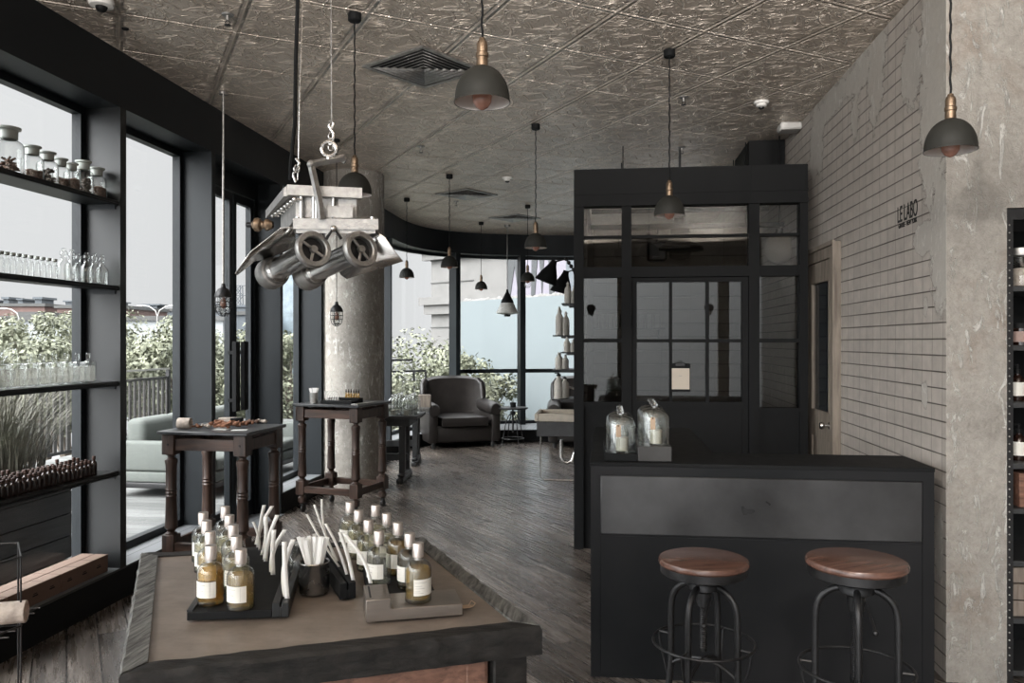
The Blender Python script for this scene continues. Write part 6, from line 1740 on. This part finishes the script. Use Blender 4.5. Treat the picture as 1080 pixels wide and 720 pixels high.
def shrub(name, label, x, y, z0, r, h, n, leaf, seed, mat, trunk=.0, cat='tree', clumps=26, rz=1.0):
    """crown of many leaf-bearing clumps on branching limbs, real depth"""
    random.seed(seed)
    t = thing(name, label, cat, (x, y, z0))
    cl = []
    for i in range(clumps):
        while True:
            v = Vector((random.uniform(-1, 1), random.uniform(-1, 1), random.uniform(-1, 1)))
            if .25 < v.length < 1: break
        c_ = Vector((v.x * r, v.y * r, trunk + h / 2 + v.z * h / 2)); cl.append((c_, r * random.uniform(.20, .38)))
    bm = BM()
    for i in range(n):
        c_, cr = random.choice(cl)
        d = Vector((random.gauss(0, 1), random.gauss(0, 1), random.gauss(0, 1))).normalized()
        p_ = c_ + d * cr * random.uniform(.55, 1.0) * Vector((1, 1, .8)).length / 1.62
        s_ = leaf * random.uniform(.6, 1.4)
        nrm = (d + Vector((random.gauss(0, .5), random.gauss(0, .5), random.gauss(0, .5) + .3))).normalized()
        e = nrm.cross(Vector((random.gauss(0, 1), random.gauss(0, 1), random.gauss(0, 1)))).normalized(); f = nrm.cross(e)
        bm.faces.new([bm.verts.new(q) for q in (p_ - e * s_, p_ + f * s_ * .5, p_ + e * s_, p_ - f * s_ * .5)])
    fo = obj('foliage', bm, mat, t, recalc=False); fo['kind'] = 'stuff'
    bm = BM(); tube(bm, [(0, 0, 0), (r * .03, 0, trunk * .5 + h * .1), (0, r * .04, trunk + h * .35)], r * .05, 8, radii=[r * .07 + .03, r * .05 + .02, r * .03])
    for i in range(0, len(cl), 2):
        c_ = cl[i][0]; tube(bm, [(0, 0, trunk * .6 + h * .1), (c_.x * .5, c_.y * .5, (trunk + c_.z) / 2 + .1 * h), tuple(c_)], .02, 5, radii=[r * .03 + .01, r * .018 + .006, .006])
    obj('trunk', bm, 'trunk', t)
    return t
# hedge / trees beyond the railing, left
k = 0
TR = [(4, 350, 15, 1.35, 'pale green tree beyond the railing, leftmost, behind the planter'), (42, 356, 19, 1.45, 'pale green tree just right of the planter view'), (70, 350, 23, 1.7, 'tallest pale green tree in the first window'), (100, 356, 15.5, 1.2, 'pale green tree hidden partly behind the first steel column'),
      (140, 354, 19.5, 1.5, 'green tree seen above the sofa at left'), (172, 356, 24, 1.9, 'green tree seen above the sofa at right'), (205, 360, 15.8, 1.1, 'green tree behind the second steel column'), (244, 372, 20, 1.4, 'low green tree seen through the terrace door'), (268, 364, 26, 2.0, 'distant green tree seen through the terrace door'), (308, 366, 18.5, 1.35, 'green tree seen through the narrow window before the column'), (-30, 354, 24, 2.2, 'green tree at the far left edge behind the others')]
for u, v, d, r_, lb in TR:
    q = onD(u, v - 0, d); top = EYE + (360 - (v - 22)) / FPX * d
    hh = r_ * 2.0
    shrub('broadleaf_tree', lb, q.x, q.y, -4.5, r_, hh, 7500, .055, 20 + k, 'leaf', trunk=top + 4.5 - hh); k += 1
# two big trees before the far curved windows
q = onD(452, 388, 18.5); shrub('broadleaf_tree', 'large pale green tree outside the first curved window, behind the armchair', q.x, q.y, -4.5, 1.75, 3.9, 18000, .055, 40, 'leaf', trunk=2.3, clumps=44)
q = onD(500, 385, 15.6); shrub('broadleaf_tree', 'pale green tree outside the second curved window beside the cladding wall', q.x, q.y, -4.5, .85, 2.0, 5200, .055, 41, 'leaf', trunk=3.7, clumps=30)
q = onD(425, 400, 14.9); shrub('broadleaf_tree', 'pale green tree low behind the trestle tables outside', q.x, q.y, -4.5, .9, 2.2, 4600, .05, 42, 'leaf', trunk=3.2, clumps=30)
q = onD(524, 402, 17.0); shrub('broadleaf_tree', 'small pale green tree low beside the second mullion outside', q.x, q.y, -4.5, .65, 1.5, 3200, .055, 43, 'leaf', trunk=3.3, clumps=20)
# railing outside the curve
a = onD(404, 392, 15.2); b = onD(449, 392, 15.8)
def short_rail(a, b, label):
    d = b - a; L = Vector((d.x, d.y)).length; ang = math.atan2(d.y, d.x)
    t = thing('balcony_railing', label, 'railing', (a.x, a.y, -.02), ang)
    bm = BM(); box(bm, -1.5, L, -.02, .02, 1.02, 1.06); obj('rail', bm, 'iron', t)
    bm = BM(); box(bm, -1.5, L - .3, -.02, .02, 1.24, 1.28); obj('handrail', bm, 'iron', t)
    for i in range(10):
        bm = BM(); x = -1.5 + (L + 1.5) * i / 9; box(bm, x - .015, x + .015, -.015, .015, 0, 1.02); obj('baluster', bm, 'iron', t)
    bm = BM(); box(bm, -1.55, L + .05, -.1, .1, -4.4, 0); obj('parapet', bm, 'concrete_out', t)
short_rail(a, b, 'dark balcony railing outside the first curved window')
# ---- street furniture, buildings
def building(label, u0, u1, vtop, d, mat, depth=12, vbot=None, roofbits=0, name='building', cat='building', rows=0, trim='stone_dk'):
    a, b = onD(u0, vtop, d), onD(u1, vtop, d)
    dx_, dy_ = b.x - a.x, b.y - a.y; L = math.hypot(dx_, dy_); ang = math.atan2(dy_, dx_)
    t = thing(name, label, cat, (a.x, a.y, -4.5), ang); H = a.z + 4.5
    bm = BM(); box(bm, 0, L, 0, depth, 0, H); obj('walls', bm, mat, t)
    bm = BM(); box(bm, -.2, L + .2, -.25, depth + .2, H + .002, H + .35); obj('parapet', bm, trim, t)
    random.seed(int(u0 + 99))
    for i in range(roofbits):
        x = L * (i + .5) / roofbits + random.uniform(-.1, .1) * L / roofbits; w_ = L / roofbits * random.uniform(.2, .32); h_ = random.uniform(.3, .7)
        bm = BM(); box(bm, x - w_ * .7, x + w_ * .7, .5, 3, H + .351, H + .5 + h_ * .6); box(bm, x - w_, x + w_, .3, 3.4, H + .5 + h_ * .6, H + .5 + h_); obj('roof_vent', bm, 'grey_far', t)
    for r_ in range(rows):
        for c_ in range(max(2, int(L / 4))):
            z = H * (.62 + .22 * r_ / max(1, rows)); x = L * (c_ + .5) / max(2, int(L / 4))
            bm = BM(); box(bm, x - 1.1, x + 1.1, -.06, .02, z - .5, z + .5); obj('window_band', bm, 'glass_far', t)
    return t
building('long brown industrial building with roof vents on the skyline, first window', -60, 47, 323, 95, 'brick_far', 14, roofbits=6, rows=1)
building('dull red low building right of the brown one on the skyline', 60, 128, 325, 90, 'brick_far', 12, roofbits=3, rows=1)
building('grey industrial building on the skyline seen through the second window', 130, 232, 328, 110, 'grey_far', 14, roofbits=2, rows=1)
building('grey low building on the skyline behind the terrace door', 236, 275, 332, 80, 'grey_far', 10, roofbits=1, rows=1)
building('tall bluish glass office block seen through the narrow window', 293, 316, 272, 85, 'glass_far', 12, rows=0)
t_ = building('pale panel fence across the street behind the trees', -80, 235, 338, 60, 'whitewall', .3, name='panel_fence', cat='fence')
building('round roofed pale green shed among the trees', 22, 45, 333, 70, 'fabric_out', 5)
# lamp posts
for u, v0, d, lb in ((20, 326, 40, 'curved white street lamp in the first window'), (166, 323, 38, 'double armed street lamp in the second window')):
    q = onD(u, v0, d); t = thing('street_lamp', lb, 'street lamp', (q.x, q.y, -4.5), YAW)
    H = q.z + 4.5
    bm = BM(); tube(bm, [(0, 0, 0), (0, 0, H - .5)], .07, 8, radii=[.06, .035]); obj('pole', bm, 'alu', t)
    for s in ((-1,) if u < 100 else (-1, 1)):
        bm = BM(); tube(bm, [(0, 0, H - .5), (s * .1, 0, H - .2), (s * .4, 0, H), (s * .75, 0, H + .05)], .028, 8); ball(bm, (s * .8, 0, H + .03), .12, 10, 8, (1.6, .7, .5)); obj('lamp_arm', bm, 'alu', t)
# lattice tower
q = onD(251, 301, 140); t = thing('lattice_tower', 'thin steel lattice tower seen through the terrace door', 'tower', (q.x, q.y, -4.5), YAW)
H = q.z + 4.5; bm = BM()
for sx_ in (-1, 1):
    for sy_ in (-1, 1): tube(bm, [(sx_ * .9, sy_ * .9, 0), (sx_ * .6, sy_ * .6, H)], .09, 4)
for i in range(9):
    z0_, z1_ = H * i / 9, H * (i + 1) / 9; w_ = .9 - .3 * i / 9
    for sy_ in (-1, 1): tube(bm, [(-w_, sy_ * w_, z0_), (w_, sy_ * w_, z1_)], .06, 4); tube(bm, [(w_, sy_ * w_, z0_), (-w_, sy_ * w_, z1_)], .06, 4)
    if i > 4: tube(bm, [(-1.8, 0, z1_), (1.8, 0, z1_)], .06, 4)
obj('lattice', bm, 'grey_far', t)
# ---- stone facade and cladding wall beyond the curved windows
a, b = onD(455, 300, 26), onD(560, 300, 23)
dx_, dy_ = b.x - a.x, b.y - a.y; L = math.hypot(dx_, dy_); ang = math.atan2(dy_, dx_)
t = thing('stone_facade', 'pale classical stone facade outside the curved windows', 'building', (a.x, a.y, -4.5), ang)
Ht = onD(455, 225, 26).z + 4.5
sc_ = 26 / FPX
xL = 0
bm = BM(); box(bm, 0, L, 0, 6, 0, Ht + 3); obj('wall', bm, 'facade', t)
bm = BM()
zc1 = onD(455, 275, 26).z + 4.5
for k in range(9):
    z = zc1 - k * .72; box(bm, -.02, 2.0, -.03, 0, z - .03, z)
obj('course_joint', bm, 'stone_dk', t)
bm = BM(); box(bm, -.55, L, -.5, 0, zc1 + .55, zc1 + .8); box(bm, -.40, L, -.35, 0, zc1 + .25, zc1 + .549); box(bm, -.25, L, -.2, 0, zc1 + .0, zc1 + .249); obj('cornice', bm, 'facade', t)
zc2 = onD(455, 322, 26).z + 4.5
bm = BM(); box(bm, -.30, L, -.3, 0, zc2, zc2 + .25); box(bm, -.18, L, -.18, 0, zc2 - .3, zc2 - .001); obj('string_course', bm, 'facade', t)
# cladding wall with printed banner
a, b = onD(486, 318, 21.5), onD(640, 290, 17.5)
dx_, dy_ = b.x - a.x, b.y - a.y; L = math.hypot(dx_, dy_); ang = math.atan2(dy_, dx_)
t = thing('cladding_wall', 'pale blue grey clad wall outside the curved windows', 'wall', (a.x, a.y, -4.5), ang)
H = a.z + 4.5
bm = BM(); box(bm, 0, L, 0, .4, 0, H - .0); obj('panel', bm, 'hoard', t)
bm = BM(); random.seed(8)
for k in range(34): ball(bm, (L * (k + .5) / 34, .15, H + .0), .10, 8, 6, (random.uniform(.8, 1.6), 1, random.uniform(.4, 1.0)))
obj('coping_stones', bm, 'facade', t)
a2, b2 = onD(535, 238, 21.0), onD(640, 238, 18.6)
dx_, dy_ = b2.x - a2.x, b2.y - a2.y; L2 = math.hypot(dx_, dy_); ang2 = math.atan2(dy_, dx_)
zb = H - 4.5 + .1; zt_ = a2.z + 1.2
t = thing('printed_banner', 'large printed banner with lilac and grey shapes above the clad wall', 'banner', (a2.x, a2.y, zb), ang2)
hb_ = zt_ - zb
bm = BM(); box(bm, 0, L2, 0, .06, 0, hb_); obj('sheet', bm, 'lilac', t)
u2x = L2 / 105
def shp_(pts, mat):
    bm = BM(); prism(bm, [(x * u2x, y) for x, y in pts], -.0, .02, Matrix.Translation((0, -.021, 0)) @ Matrix.Rotation(PI / 2, 4, 'X') @ Matrix.Translation((0, 0, -.02))); obj('printed_shape', bm, mat, t)
sv = 21 / FPX
shp_([(0, 0), (0, hb_ * .45), (3, hb_), (16, hb_), (18, hb_ * .30), (14, 0), (9, hb_ * .26), (4, 0)], 'denim')
shp_([(28, 0), (29, hb_ * .5), (27, hb_), (42, hb_), (43, hb_ * .4), (40, 0), (36, hb_ * .4), (32, 0)], 'denim')
shp_([(48, 0), (46, hb_ * .5), (52, hb_), (60, hb_), (54, hb_ * .4), (53, 0)], 'denim')
shp_([(66, 0), (64, hb_), (105, hb_), (105, 0)], 'grey_far')
# ================================================================== ADDED FILL LAMPS BEHIND THE CAMERA
def aim(o, d): o.rotation_euler = Vector(d).normalized().to_track_quat('-Z', 'Y').to_euler()
def add_fill_lamp(x, y, z, d, power, cone, label, name='added_fill_floodlight', wall=True):  # unseen fixture added to brighten the interior
    t = thing(name, label, 'lamp', (x, y, z))
    D = Vector(d).normalized(); m = D.to_track_quat('-Z', 'Y').to_matrix().to_4x4()
    bm = BM(); lathe(bm, [(0, .12), (.05, .12), (.06, .08), (.085, -.04), (.09, -.06), (.082, -.06), (.055, .06), (0, .07)], 28, mtx=m); obj('housing', bm, 'black', t)
    bm = BM()
    if wall: tube(bm, [(0, 0, 0), (0, -.03, -.05), (0, y * 0 - (y + 3.05) * 1.0, -.08)], .012, 8)
    else: cyl(bm, (0, 0, .06), (0, 0, ZC - z), .012, 8)
    obj('mounting_arm', bm, 'iron', t)
    l = bpy.data.lights.new('added_fill_beam', 'SPOT'); l.energy = power; l.spot_size = math.radians(cone); l.spot_blend = .7; l.shadow_soft_size = .06; l.color = (1, .95, .90)
    o = bpy.data.objects.new('added_fill_beam', l); COL.objects.link(o); o.parent = t; o.location = D * .03; aim(o, d)
for x, nm in ((-2.3, 'left'), (-.3, 'middle'), (1.9, 'right')):
    add_fill_lamp(x, -2.85, 2.2, (-.05 * x, .83, .56), 950, 72, 'added black fill floodlight aimed at the ceiling behind the camera, ' + nm)
for x, y, tgt, nm in ((-1.0, -.8, (1.58, 5.0, 2.0), 'left one'), (.2, -1.2, (1.7, 3.8, 1.4), 'right one')):
    z = 3.1; add_fill_lamp(x, y, z, (tgt[0] - x, tgt[1] - y, tgt[2] - z), 240, 40, 'added black fill spotlight washing the block wall, ' + nm, 'added_fill_spotlight', False)
